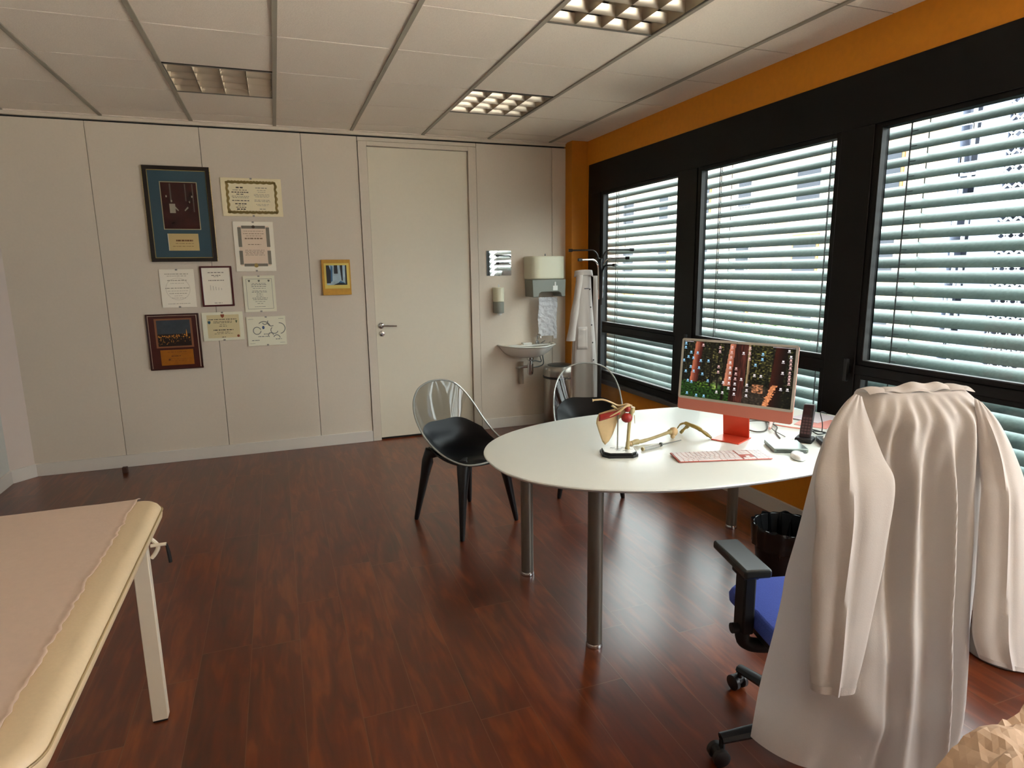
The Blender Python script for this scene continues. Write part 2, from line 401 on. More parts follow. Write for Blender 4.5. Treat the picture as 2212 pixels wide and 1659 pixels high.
# street lamp and trees glimpsed between the slats
t = thing('street_lamp', 'thin street lamp with two curved arms, seen between slats of the middle window', 'street lamp', (19.5, 18.9, -6))
M().tube([(0,0,0),(0,0,7.0)], [.09,.05], 8).build('pole', mat('lamp_post_grey',(88,92,94),.5), t)
m = M()
for sgn in (-1, 1): m.tube(bez([(0,0,6.6),(0,sgn*.5,7.3),(0,sgn*1.3,7.5),(0,sgn*1.9,7.2)], 5), .04, 6)
m.build('arms', MATS['lamp_post_grey'], t)
for sgn in (-1, 1): M().blob((0, sgn*2.0, 7.15), (.12,.3,.08), 10, 6).build('lamp_head', MATS['lamp_post_grey'], t, smooth=True)
leafm = mat('tree_leaves', (64,92,48), .8, nscale=6, namt=.3); barkm = mat('tree_bark', (84,66,50), .9)
for i, (x, y, hh, lab) in enumerate(((15.5, 11.2, 6.3, 'small green street tree below, seen low in the window behind the computer'), (14.0, 7.6, 5.4, 'small green street tree below, seen low in the window nearest the viewer'))):
    t = thing('street_tree', lab, 'tree', (x, y, -6))
    M().tube([(0,0,0),(.05,.02,2),(0,.05,hh-1.2)], [.14,.10,.05], 8).build('trunk', barkm, t)
    rr = random.Random(i+9); m = M()
    for q in range(700):
        v = Vector((rr.gauss(0,1), rr.gauss(0,1), rr.gauss(0,1))).normalized()*(rr.random()**.4)
        c = Vector((v.x*1.3, v.y*1.5, hh-1.2+v.z*1.1)); a = Vector((rr.gauss(0,1), rr.gauss(0,1), rr.gauss(0,1))).normalized(); b_ = a.orthogonal().normalized()
        s2 = .14; m.add([c-a*s2, c+b_*s2*.5, c+a*s2, c-b_*s2*.5], [(0,1,2,3)])
    m.build('crown', leafm, t)

# ------------------------------------------------------------------ ceiling lamps
refl = mat('mirror_louver_aluminium', (200,190,174), .36, 1)
tubem = mat('fluorescent_tube_off', (150,146,136), .3)
for (i, k), lab in zip(lamps, ('square louvered ceiling light at the left, above the framed certificates', 'square louvered ceiling light above the door, smaller looking of the two at right', 'large looking square louvered ceiling light at the top edge near the viewer')):
    xc = .6*i+.3; yc = -c0-.6*k-.3
    t = thing('ceiling_light', lab, 'ceiling light', (xc, yc, H+.10), 0, 'recessed louvered ceiling lights')
    a = .298
    M().box(-a, a, -a, a, 0, .004).box(-a, -a+.004, -a, a, -.1, 0).box(a-.004, a, -a, a, -.1, 0).box(-a, a, -a, -a+.004, -.1, 0).box(-a, a, a-.004, a, -.1, 0).build('housing', mat('lamp_housing_white',(120,114,104),.5), t)
    M().box(-a, -a+.014, -a, a, -.102, -.096).box(a-.014, a, -a, a, -.102, -.096).box(-a, a, -a, -a+.014, -.102, -.096).box(-a, a, a-.014, a, -.102, -.096).build('frame', MATS['lamp_housing_white'], t)
    b_ = a-.014; m = M()
    for q in range(5):          # long V-shaped reflectors with curved flanks
        x = -b_+q*2*b_/4
        for sgn in (-1, 1):
            if abs(x+sgn*.02) > b_: continue
            m.grid(lambda u, v, x=x, sgn=sgn: (x+sgn*(.002+.020*(v**2)), lerp(-b_, b_, u), -.098+v*.07), 1, 5)
    m.build('reflector', refl, t, smooth=True)
    m = M()
    for q in range(5):          # cross blades, wider at the top
        y = -b_+q*2*b_/4
        for sgn in (-1, 1):
            if abs(y+sgn*.01) > b_: continue
            m.grid(lambda u, v, y=y, sgn=sgn: (lerp(-b_, b_, u), y+sgn*(.0015+.012*(v**2)), -.098+v*.045), 1, 4)
    m.build('louver_blade', refl, t, smooth=True)
    for q in range(4):
        x = -b_+(q+.5)*2*b_/4
        M().tube([(x,-.28,-.02),(x,.28,-.02)], .012, 10).build('tube', tubem, t, smooth=True)

# ------------------------------------------------------------------ framed things on the back wall
inkm = mat('print_ink', (92,84,70), .8); ink2 = mat('pale_print_ink', (168,156,138), .8); goldm = mat('gold_print', (176,150,84), .6)
def words(m, xc, w, z, h, y, rnd, dense=.75):
    x = xc-w/2
    while x < xc+w/2-.004:
        L_ = min(rnd.uniform(.008, .03), xc+w/2-x); m.box(x, x+L_*dense, y-.0004, y, z-h/2, z+h/2); x += L_
def wall_doc(name, lab, cat, x0, x1, z0, z1, d, border, bcol, fill, group=None):
    t = thing(name, lab, cat, ((x0+x1)/2, 0, z0), 0, group); w = (x1-x0)/2; h = z1-z0
    if border:
        M().box(-w, w, -d, -.0005, 0, border).box(-w, w, -d, -.0005, h-border, h).box(-w, -w+border, -d, -.0005, border, h-border).box(w-border, w, -d, -.0005, border, h-border).build('frame', bcol, t, bev=.0015)
        M().box(-w+border, w-border, -d*.55, -.0005, border, h-border).build('sheet', fill, t)
        return t, w, h, -d*.55
    M().box(-w, w, -d, -.0005, 0, h).build('sheet', fill, t, bev=.001)
    clip = M()
    for sx in (0, ): clip.box(-.008, .008, -d-.0015, 0, -.002, .010).box(-.008, .008, -d-.0015, 0, h-.010, h+.002)
    clip.build('glass_clip', steel, t)
    return t, w, h, -d
cream = mat('cream_certificate', (250,236,198), .35); rosep = mat('rose_certificate', (244,220,196), .4); ivory = mat('ivory_paper', (254,246,228), .35)
greenp = mat('pale_green_paper', (244,240,216), .35); beigep = mat('beige_paper', (226,210,164), .4)
goldfoil = mat('gold_rope_edge', (222,196,130), .3, .8, nscale=180, namt=.4)
# 1. large award with photograph
t, w, h, y = wall_doc('picture_frame', 'large black and gold edged frame with blue mat, dark hall photo and cream plaque', 'picture frame', -.972, -.508, 1.618, 2.337, .03, .028, mat('ebony_frame',(30,20,16),.3), mat('teal_mat_board',(52,80,92),.55))
for sgn in (-1, 1):
    m = M().tube([(sgn*(w-.001), -.022, .004), (sgn*(w-.001), -.022, h-.004)], .0045, 8)
    for q in range(38): m.blob((sgn*(w-.001), -.024, .012+q*(h-.024)/37), (.006,.006,.0095), 8, 5)
    m.build('beaded_edge', goldfoil, t, smooth=True, label='gold beaded edge')
M().box(-w+.028, w-.028, y-.002, y, .028, .033).box(-w+.028, w-.028, y-.002, y, h-.033, h-.028).box(-w+.028, -w+.032, y-.002, y, .028, h-.028).box(w-.032, w-.028, y-.002, y, .028, h-.028).build('inner_fillet', goldm, t)
ph = M().box(-.125, .135, y-.003, y, .245, .605).build('photo_surround', mat('silver_fillet',(196,186,150),.3,.5), t)
M().box(-.119, .129, y-.004, y-.001, .251, .599).build('photograph', mat('dark_hall_photo', (58,22,20), .2, nscale=9, namt=.5), ph)
m = M(); m.box(-.070, -.030, y-.0046, y-.004, .37, .44)
for (a, b_) in ((-.086, .495), (-.052, .46), (.072, .455), (.092, .495)): m.blob((a, y-.0045, b_), (.005,.001,.009), 8, 4)
m.prism([(-.035,.41),(-.012,.385),(-.008,.392),(-.030,.42)], y-.0046, y-.004, 'y'); m.prism([(.062,.41),(.036,.385),(.032,.392),(.056,.42)], y-.0046, y-.004, 'y')
m.build('lit_figures', mat('photo_pale_spots',(170,158,140),.3), ph)
for a, b_, c_ in ((.096,.104,.38),(-.06,-.05,.45),(.045,.052,.46)): M().box(a, b_, y-.0045, y-.004, c_, .59).build('column', mat('photo_grey_columns',(92,78,70),.3), ph)
pq = M().box(-.105, .110, y-.003, y, .085, .215).build('plaque', mat('cream_plaque',(212,186,130),.35), t)
m = M(); rnd = random.Random(1); words(m, .01, .12, .162, .012, y-.003, rnd, .85); words(m, .01, .13, .14, .003, y-.003, rnd); words(m, .0, .15, .118, .003, y-.003, rnd); m.build('lettering', mat('brown_lettering',(120,80,40),.7), pq)
M().box(-.105, -.101, y-.004, y, .085, .215).build('bevelled_edge', whitep, pq)
# 2. wide diploma with gold wavy border
t, w, h, y = wall_doc('diploma', 'wide cream diploma with wavy gold border and two columns of text', 'certificate', -.437, .014, 1.972, 2.268, .012, 0, None, cream)
m = M()
for q in range(44):
    x = -w+.05+(2*w-.1)*q/43; a = .006*math.sin(q*1.1)
    for zz in (.030, h-.034): m.box(x-.006, x+.0062, y-.0005, y, zz-.009+a*.4, zz+.008+abs(a))
for q in range(26):
    zz = .03+(h-.064)*q/25; a = .005*math.sin(q*1.2)
    for xx in (-w+.046, w-.046): m.box(xx-.010+a*.4, xx+.009+a, y-.0005, y, zz-.006, zz+.0062)
m.build('gold_border', goldm, t)
m = M(); rnd = random.Random(2)
for zz, ww, hh in ((.222,.06,.010),(.203,.11,.004),(.186,.13,.007),(.171,.06,.006),(.155,.13,.003),(.144,.12,.003),(.122,.13,.006),(.097,.09,.008),(.083,.05,.003),(.070,.08,.005),(.055,.07,.009)): words(m, -.085, ww, zz, hh, y, rnd)
m.build('lettering', inkm, t)
m = M()
for zz, ww, hh in ((.222,.09,.006),(.204,.07,.003),(.19,.06,.003),(.172,.12,.003),(.162,.12,.003),(.152,.10,.003),(.128,.12,.004),(.117,.12,.004),(.095,.1,.003),(.086,.08,.003),(.058,.05,.006)): words(m, .075, ww, zz, hh, y, rnd)
m.build('faint_lettering', ink2, t)
# 3. diploma with grey ornamental border
t, w, h, y = wall_doc('diploma', 'upright rose diploma with grey banded border and gold seal, under the wide diploma', 'certificate', -.375, -.072, 1.536, 1.931, .012, 0, None, ivory)
M().box(-w+.036, w-.036, y-.0003, y, .045, h-.035).build('rose_field', rosep, t)
m = M()
m.box(-w+.032, -w+.058, y-.0006, y, .055, .165).box(-w+.032, -w+.058, y-.0006, y, .195, h-.045).box(w-.058, w-.032, y-.0006, y, .055, .165).box(w-.058, w-.032, y-.0006, y, .195, h-.045)
m.box(-w+.062, w-.062, y-.0006, y, h-.055, h-.032).box(-w+.062, w-.062, y-.0006, y, .04, .062)
m.build('grey_bands', mat('grey_band_print',(136,128,112),.7), t)
M().blob((0, y, .048), (.018,.0012,.018), 14, 6).build('gold_seal', goldm, t)
M().blob((0, y, h-.042), (.015,.0012,.013), 14, 6).build('emblem', mat('emblem_brown',(80,60,40),.6), t)
m = M(); rnd = random.Random(3)
for zz, ww, hh in ((.32,.15,.003),(.30,.16,.004),(.283,.12,.003),(.262,.14,.010),(.214,.10,.005),(.17,.15,.003),(.16,.15,.003),(.15,.15,.003),(.14,.14,.003),(.13,.15,.003)): words(m, 0, ww, zz, hh, y-.0003, rnd)
m.build('lettering', mat('tan_lettering',(150,122,92),.7), t)
# 4. pale embossed diploma
t, w, h, y = wall_doc('diploma', 'pale unframed diploma with faint embossed writing, left of the dark framed certificate', 'certificate', -.936, -.692, 1.261, 1.560, .012, 0, None, ivory)
m = M(); rnd = random.Random(4)
for zz, ww, hh in ((.262,.17,.006),(.246,.14,.004),(.212,.14,.007),(.19,.1,.003),(.152,.18,.007),(.13,.15,.003),(.11,.13,.005),(.092,.06,.003),(.075,.1,.003),(.03,.16,.004)): words(m, 0, ww, zz, hh, y, rnd)
for q in range(60):
    a = 2*PI*q/60; m.box(.085*math.cos(a)-.002, .085*math.cos(a)+.002, y-.0004, y, .145+.085*math.sin(a)-.002, .145+.085*math.sin(a)+.002)
m.build('lettering', mat('embossed_lettering',(192,180,160),.7), t)
# 5. dark red framed certificate
t, w, h, y = wall_doc('framed_certificate', 'certificate in a narrow dark red frame, right of the pale diploma', 'certificate', -.648, -.414, 1.260, 1.581, .020, .013, mat('burgundy_frame',(82,20,20),.3), ivory)
M().box(-w+.013, -w+.0155, -.019, -.008, .013, h-.013).build('inner_fillet', whitep, t)
m = M(); rnd = random.Random(5)
for zz, ww, hh in ((.27,.12,.006),(.248,.07,.006),(.237,.04,.003),(.208,.12,.006),(.028,.06,.004)): words(m, 0, ww, zz, hh, y, rnd)
for a in range(5): m.box(-.05+a*.02, -.048+a*.02, y-.0004, y, .13, .17-.006*a)
m.build('lettering', mat('grey_lettering',(142,130,116),.7), t)
# 6. diploma with thin ruled border and small crests
t, w, h, y = wall_doc('diploma', 'upright ivory diploma with thin ruled border and three tiny crests, below the rose one', 'certificate', -.337, -.094, 1.205, 1.500, .012, 0, None, greenp)
a, b_ = .022, .024; m = M()
m.box(-w+a, w-a, y-.0005, y, b_, b_+.0022).box(-w+a, w-a, y-.0005, y, h-b_-.0022, h-b_).box(-w+a, -w+a+.0022, y-.0005, y, b_, h-b_).box(w-a-.0022, w-a, y-.0005, y, b_, h-b_)
for x in (-.075, 0, .075): m.prism([(x-.008,h-.034),(x+.008,h-.034),(x+.007,h-.045),(x,h-.052),(x-.007,h-.045)], y-.0006, y, 'y')
rnd = random.Random(6)
for zz, ww, hh in ((.232,.11,.003),(.222,.12,.004),(.208,.12,.004),(.193,.1,.003),(.172,.11,.003),(.162,.12,.004),(.150,.05,.003),(.138,.05,.003),(.125,.06,.003),(.113,.12,.004),(.101,.11,.004),(.084,.08,.003),(.068,.05,.003),(.042,.09,.003)): words(m, 0, ww, zz, hh, y, rnd)
m.build('lettering', mat('grey_green_ink',(120,120,104),.7), t)
# 7. night view plaque
t, w, h, y = wall_doc('award_plaque', 'dark red wooden award plaque with night harbour photo and bronze plate', 'award plaque', -1.066, -.690, .768, 1.212, .022, .006, mat('plaque_edge',(60,24,14),.3), mat('plaque_wood',(72,22,14),.3, nscale=12, namt=.15))
M().box(-w+.012, -w+.015, y-.001, y, .012, h-.012).box(-w+.015, w-.02, y-.001, y, h-.016, h-.013).box(w-.020, w-.015, y-.001, y, .012, h-.012).build('inlay_line', mat('pale_inlay',(206,190,170),.4), t)
ph = M().box(-.132, .135, y-.003, y, .175, .408).build('photo_border', mat('copper_border',(146,96,66),.4,.3), t)
M().box(-.117, .121, y-.004, y-.001, .285, .395).build('night_sky', mat('night_sky_print',(58,66,74),.3, nscale=20, namt=.15), ph)
M().box(-.117, .121, y-.004, y-.001, .188, .285).build('dark_water', mat('dark_water_print',(34,18,12),.3), ph)
m = M(); rnd = random.Random(7)
for q in range(70):
    x = rnd.uniform(-.115,.115); zz = rnd.gauss(.262,.006); m.box(x, x+rnd.uniform(.002,.007), y-.0046, y-.004, zz, zz+rnd.uniform(.003,.010))
for q in range(40):
    x = rnd.uniform(-.115,.115); zz = rnd.uniform(.20,.245); m.box(x, x+rnd.uniform(.001,.003), y-.0046, y-.004, zz, zz+rnd.uniform(.004,.012))
m.prism([(.086,.262),(.096,.262),(.094,.30),(.091,.322),(.088,.30)], y-.0046, y-.004, 'y')
m.build('city_lights', mat('amber_lights',(226,150,60),.4), ph)
pq = M().box(-.110, .125, y-.003, y, .035, .158).build('bronze_plate', mat('bronze_plate',(176,108,28),.35,.4, nscale=25, namt=.1), t)
m = M(); words(m, .01, .14, .14, .003, y-.003, rnd); words(m, .0, .07, .108, .007, y-.003, rnd); words(m, .02, .13, .085, .002, y-.003, rnd); words(m, .02, .12, .07, .002, y-.003, rnd); m.blob((-.05,y-.003,.08),(.008,.001,.008),10,5); m.build('lettering', mat('bronze_lettering',(112,60,14),.6), pq)
# 8. crest certificate
t, w, h, y = wall_doc('diploma', 'small wide beige certificate with red shield at the top, beside the dark red plaque', 'certificate', -.667, -.362, .982, 1.213, .012, 0, None, greenp)
M().box(-w+.035, w-.03, y-.0003, y, .022, h-.022).build('beige_field', beigep, t)
M().prism([(-.014,h-.018),(.014,h-.018),(.012,h-.036),(0,h-.048),(-.012,h-.036)], y-.001, y, 'y').build('red_shield', mat('shield_red_brown',(150,72,36),.5), t)
M().prism([(-.112,h-.070),(-.092,h-.070),(-.092,h-.086),(-.102,h-.096),(-.112,h-.086)], y-.001, y, 'y').build('blue_shield', mat('shield_blue',(48,92,110),.5), t)
M().prism([(.092,h-.070),(.110,h-.070),(.101,h-.094)], y-.001, y, 'y').build('green_shield', mat('shield_green',(96,104,70),.5), t)
M().blob((.108, y, .034), (.011,.001,.011), 12, 6).build('red_seal', MATS['shield_red_brown'], t)
m = M(); rnd = random.Random(8)
for zz, ww, hh in ((.172,.21,.006),(.155,.14,.004),(.145,.14,.004),(.130,.05,.003),(.117,.06,.004),(.086,.15,.008),(.068,.10,.004),(.056,.14,.003),(.028,.03,.005)): words(m, 0, ww, zz, hh, y, rnd)
m.build('lettering', inkm, t)
# 9. certificate with grey swirls
t, w, h, y = wall_doc('diploma', 'small white certificate with curling grey flourishes, lowest at the right of the group', 'certificate', -.338, -.034, .924, 1.165, .014, 0, None, greenp)
m = M()
for cx, cz, r_, a0, a1 in ((-.075,.125,.030,.3,6.2),(-.02,.15,.05,.2,2.4),(.06,.125,.028,2.2,6.0),(.10,.14,.045,-1.4,1.6),(.03,.085,.02,0,4),(.075,.06,.025,0,2.8),(-.01,.195,.02,3.5,6),(.04,.19,.03,2.6,5.2)):
    m.tube([(cx+r_*math.cos(lerp(a0,a1,q/14)), y-.0005, cz+r_*math.sin(lerp(a0,a1,q/14))) for q in range(15)], .0032, 5, flat=1)
rnd = random.Random(9)
for x, ww, zz in ((0,.05,.095),(-.03,.08,.075),(-.09,.06,.045),(.09,.05,.05)): words(m, x, ww, zz, .006, y, rnd)
for sx in (-1, 1):
    for zz in (.02, h-.02): m.box(sx*(w-.035)-.02, sx*(w-.035)+.02, y-.0005, y, zz-.001, zz+.001)
m.build('grey_flourishes', mat('grey_flourish_ink',(128,130,122),.7), t)
M().blob((-.025, y, .15), (.010,.001,.014), 10, 5).build('blue_crest', mat('blue_crest',(66,88,128),.6), t)
# 10. canvas with yellow border
t = thing('canvas_picture', 'small ochre canvas with a blue and black abstract print, left of the door', 'picture', (.404, 0, 1.327)); w = .118; h = .297
M().box(-w, w, -.035, -.0005, 0, h).build('canvas', mat('ochre_canvas',(206,152,52),.6, nscale=30, namt=.08), t, bev=.002)
M().box(-w+.018, w-.012, -.037, -.034, .055, h-.03).build('yellow_print', mat('yellow_print',(232,208,104),.5), t)
M().box(-.083, .085, -.038, -.036, .085, .250).build('pale_blue_field', mat('pale_blue_field',(176,200,212),.5, nscale=14, namt=.25), t)
m = M(); 
for pg in ([(-.083,.10),(-.05,.10),(-.045,.2),(-.06,.25),(-.083,.25)], [(-.02,.18),(.012,.18),(.01,.25),(-.018,.25)], [(.04,.12),(.05,.12),(.052,.25),(.03,.25)], [(.07,.085),(.085,.085),(.085,.25),(.074,.25)], [(-.03,.085),(.02,.105),(.06,.10),(.085,.085)]): m.prism(pg, -.039, -.0375, 'y')
m.build('black_strokes', mat('black_strokes',(24,28,36),.5), t)
M().prism([(-.06,.10),(-.035,.12),(-.03,.24),(-.045,.25),(-.05,.18)], -.0388, -.0377, 'y').prism([(0,.09),(.03,.12),(.07,.10),(.03,.088)], -.0388, -.0377, 'y').build('blue_strokes', mat('blue_strokes',(60,110,150),.5), t)

# ------------------------------------------------------------------ wash corner
t = thing('wall_mirror', 'small square frameless mirror on the wall right of the door', 'mirror', (1.882, 0, 1.466))
M().box(-.122, .122, -.006, -.0005, 0, .228).build('mirror_glass', mat('mirror_silver',(235,235,235),.02,1), t, bev=.001)
M().box(-.008, .008, -.009, 0, -.003, .008).box(-.008, .008, -.009, 0, .220, .231).build('clip', clearm, t)
t = thing('soap_dispenser', 'small wall soap dispenser, cream above and grey below, under the mirror', 'soap dispenser', (1.862, 0, 1.10))
def rbox(w, d, z0, z1, taper=1.0, n=3):     # rounded wall box, back against y = 0
    pr = [(-w,0)] + [(-w+ (1-math.cos(a))*d*.45, -d+d*.45*(1-math.sin(a))) for a in [PI/2*q/5 for q in range(6)]] + [(w-(1-math.cos(a))*d*.45, -d+d*.45*(1-math.sin(a))) for a in [PI/2*q/5 for q in range(5,-1,-1)]] + [(w,0)]
    return M().prism([(x, y-.0005) for x, y in pr], z0, z1)
rbox(.046, .095, .125, .258).build('cover', mat('aged_cream_plastic',(226,222,196),.35), t, bev=.006)
rbox(.045, .092, .020, .125).build('tank', mat('smoke_grey_plastic',(132,134,124),.3), t, bev=.003)
M().tube([(0,-.055,.02),(0,-.055,.0)], [.026,.018], 14).build('nozzle', whitep, t, smooth=True)
M().box(-.004, .004, -.05, -.04, .258, .285).build('lock_key', whitep, t)
t = thing('towel_dispenser', 'large paper towel dispenser, cream lid and grey lower half, beside the orange corner', 'towel dispenser', (2.312, 0, 1.262))
m = rbox(.182, .20, .165, .378); m.build('cover', MATS['aged_cream_plastic'], t, bev=.014, seg=3)
m = M(); pr = [(-.166,.0),(-.172,.163),(.172,.163),(.166,.0),(.128,.0),(.118,.035),(.095,.048),(-.075,.048),(-.098,.035),(-.108,0)]
m.prism(pr, -.196, -.0005, 'y'); m.build('lower_body', MATS['smoke_grey_plastic'], t, bev=.006)
M().box(.035, .085, -.199, -.194, .060, .105).box(.052, .068, -.199, -.194, .105, .14).build('level_window', whitep, t, bev=.002)
M().tube([(.0,-.10,.378),(.0,-.10,.40)], .006, 8).build('lock_key', greyp, t)
def tw(u, v):
    x = lerp(-.075, .118, u)+.004*math.sin(v*9); z = -.0+lerp(-.004, -.405+(.03 if u < .85 else 0), v)
    return (x, -.115+.010*noise.noise(Vector((u*5, v*12, 1)))+.006*noise.noise(Vector((u*16, v*40, 4)))+.02*v, z)
o = M().grid(tw, 28, 70).build('paper_towel', towelm, None, smooth=True); o.location = (2.312, 0, 1.262)
tag(o, 'long crinkled white paper towel hanging out of the dispenser', 'paper towel')
# wash basin
t = thing('wash_basin', 'small white oval wall basin with a scalloped rim', 'sink', (2.14, 0, .69))
por = mat('white_porcelain', (234,230,222), .12)
def basin(u, v):
    a = PI*u; rr_ = lerp(.0, 1, v)**.6
    sc_ = 1+.03*math.cos(a*7)*v
    x = .262*rr_*math.cos(a)*sc_; y = -.30*rr_*math.sin(a)*sc_
    return (-x, y, .115*(v**2.4)-.0)
m = M().grid(basin, 40, 12)
o = m.build('bowl', por, t, smooth=True, solid=.012)
def rimf(u, v):
    a = PI*u; sc_ = 1+.03*math.cos(a*7); k = lerp(1.0, 1.07, v)
    return (-.262*k*math.cos(a)*sc_, -.30*k*math.sin(a)*sc_, .115+.006*math.sin(v*PI))
M().grid(rimf, 40, 4).build('rim', por, t, smooth=True, solid=.010)
M().box(-.24, .24, -.075, -.001, .098, .116).build('tap_ledge', por, t, bev=.008)
M().box(-.045, .045, -.07, -.012, .116, .135).build('soap_block', whitep, t, bev=.005)
m = M().tube([(.11,-.045,.11),(.11,-.045,.15)], .018, 14).tube(bez([(.11,-.045,.15),(.11,-.05,.19),(.11,-.08,.215),(.11,-.115,.205),(.11,-.125,.18)], 6), .010, 12)
tp = m.build('tap', chrome, t, smooth=True)
M().tube([(.15,-.045,.12),(.19,-.05,.145)], [.008,.006], 10).build('tap_lever', chrome, tp, smooth=True)
m = M().lathe([(.032,.01),(.032,-.02),(.022,-.03),(.022,-.06),(.030,-.06),(.030,-.13),(.026,-.16),(.012,-.17),(.0,-.17)], 18, (0,-.13,0))
tr = m.build('bottle_trap', chrome, t, smooth=True)
M().tube(bez([(0,-.13,-.085),(-.05,-.10,-.09),(-.085,-.05,-.10),(-.09,-.001,-.11)], 6), .013, 12).build('drain_pipe', chrome, tr, smooth=True)
M().tube([(-.055,-.03,-.05),(-.055,-.03,-.265)], .024, 12).build('pipe_sleeve', mat('aged_pipe_cover',(170,158,142),.5), t, smooth=True)
m = M().tube(bez([(.13,-.06,.09),(.135,-.05,.0),(.15,-.04,-.06),(.09,-.02,-.05),(.04,-.02,-.075),(.02,-.002,-.09)], 6), .006, 8).tube(bez([(.14,-.08,.09),(.155,-.07,.0),(.17,-.05,-.08),(.13,-.02,-.11),(.07,-.02,-.115),(.05,-.002,-.14)], 6), .006, 8)
m.build('supply_hose', greyp, t, smooth=True)
# steel bin in the corner
t = thing('pedal_bin', 'tall brushed steel bin with dark round lid in the corner under the paper towels', 'bin', (2.40, -.24, 0))
M().lathe([(.150,.02),(.155,.03),(.155,.50),(.155,.50)], 40).build('body', steel, t, smooth=True)
M().lathe([(.152,.0),(.157,.004),(.157,.028),(.15,.03)], 40).build('base_ring', blackp, t, smooth=True)
M().lathe([(.156,.498),(.162,.502),(.162,.516),(.156,.520)], 40).build('band', blackp, t, smooth=True, label='black rubber band')
M().lathe([(.156,.520),(.158,.56),(.155,.59),(.142,.615),(.118,.618),(.112,.612),(0,.605)], 40).build('collar', steel, t, smooth=True)
M().lathe([(.119,.612),(.119,.621),(.112,.624),(0,.628)], 40).build('flap_lid', mat('dark_lid',(60,60,58),.3,.5), t, smooth=True)
# coat rack
RX, RY = 2.415, -1.0
t = thing('coat_stand', 'black metal coat stand with curved hook arms in front of the far window', 'coat stand', (RX, RY, 0))
M().lathe([(.19,0),(.19,.012),(.17,.02),(.03,.028),(.02,.035)], 32).build('base', blackm, t, smooth=True)
M().tube([(0,0,.02),(0,0,1.60)], .0175, 12).build('pole', blackp, t, smooth=True)
for q, (a, zt, L_) in enumerate(((math.radians(160),1.668,.25),(math.radians(-10),1.668,.27),(math.radians(185),1.59,.20),(math.radians(-35),1.60,.22),(math.radians(-80),1.545,.18),(math.radians(70),1.60,.20))):
    cx, cy = math.cos(a), math.sin(a)
    pts = [(cx*.016, cy*.016, zt-.32), (cx*.020, cy*.020, zt-.09), (cx*.032, cy*.032, zt-.032), (cx*.065, cy*.065, zt-.003), (cx*.11, cy*.11, zt), (cx*L_, cy*L_, zt)]
    ar = M().tube(bez(pts, 5), .0075, 8).build('hook_arm', chrome if q in (2, 3) else blackp, t, smooth=True)
    M().tube([(cx*(L_-.02), cy*(L_-.02), zt), (cx*(L_+.012), cy*(L_+.012), zt)], .0125, 10).build('arm_tip', blackp, ar, smooth=True)
# white coat hanging on the stand
t = thing('lab_coat', 'white lab coat with pocket and buttons hanging from the black coat stand', 'lab coat', (RX-.02, RY+.10, 0))
def hang(u, v):       # closed loop u, height v
    a = 2*PI*u; z = lerp(1.50, .36, v); wx = lerp(.065, .115, smoothstep(0, 1, v))+.01*math.sin(v*3); wy = lerp(.035, .06, v)
    f = 1+.14*math.sin(a*5+1)*v+.07*math.sin(a*9)*v
    return (-.085+.02*v+wx*f*math.cos(a), wy*f*math.sin(a)+.0, z+.012*math.sin(a*3)*(v > .99))
M().grid(hang, 60, 30, True).build('body', coatm, t, smooth=True)
def slv(u, v):
    a = 2*PI*u; z = lerp(1.47, .93, v); r1 = lerp(.025, .036, v)
    return (-.13-.085*v+r1*math.cos(a)*(1+.1*math.sin(v*14)), -.03+.9*r1*math.sin(a), z)
M().grid(slv, 20, 16, True).build('sleeve', coatm, t, smooth=True)
def slv2(u, v):
    a = 2*PI*u; z = lerp(1.46, .55, v); r1 = lerp(.02, .035, v)
    return (.035+.03*v+r1*math.cos(a), .01+.02*v+r1*math.sin(a), z)
M().grid(slv2, 20, 14, True).build('sleeve', coatm, t, smooth=True)
def pkt(u, v): 
    X = Vector(hang(.61+u*.15, lerp(.40, .565, v))); return (X.x, X.y-.006, X.z)
M().grid(pkt, 8, 6).build('pocket', coatm2, t, smooth=True, solid=.002)
def collar(u, v):
    a = PI*(.95+1.1*u); return (-.085+.078*math.cos(a)*(1+.1*v), .04*math.sin(a)-.004*v, 1.50-.05*v+.012*math.sin(u*PI))
M().grid(collar, 16, 4).build('collar', coatm2, t, smooth=True, solid=.002)
for q in range(5):
    X = Vector(hang(.84, .13+q*.13)); M().blob((X.x+.0, X.y-.006, X.z), (.007,.004,.007), 8, 5).build('button', mat('grey_button',(96,92,88),.4), t, smooth=True)
M().box(-.10, -.06, -.052, -.046, 1.355, 1.361).build('name_stitching', mat('dark_stitching',(50,50,60),.7), t)

# ------------------------------------------------------------------ door stop
t = M().box(-.018, .018, -.018, .018, 0, .048).build('door_stop', mat('brown_rubber',(74,44,34),.6), None, bev=.004); t.location = (-1.298, -.176, 0)
tag(t, 'small square brown door stop on the floor by the back wall', 'door stop')

# ------------------------------------------------------------------ smoked shell chairs
seatm = mat('black_seat_pad', (3,3,5), .36, nscale=400, bump=.2, namt=.05, spec=.22)
def rim_pt(s):            # s: 0 front centre .. 1 top centre, right half
    P = [(0,.262,.438),(.10,.262,.440),(.175,.248,.446),(.215,.19,.458),(.232,.09,.482),(.240,-.02,.53),(.240,-.115,.60),(.228,-.185,.68),(.195,-.235,.755),(.14,-.262,.812),(.07,-.275,.838),(0,-.28,.845)]
    f = s*(len(P)-1); i = min(int(f), len(P)-2); u = f-i
    a, b_, c, d_ = [Vector(P[max(0, min(len(P)-1, q))]) for q in (i-1, i, i+1, i+2)]
    if i == 0: a = Vector((-.10,.262,.440))
    if i == len(P)-2: d_ = Vector((-.07,-.275,.838))
    return .5*((2*b_)+(c-a)*u+(2*a-5*b_+4*c-d_)*u*u+(3*b_-a-3*c+d_)*u**3)
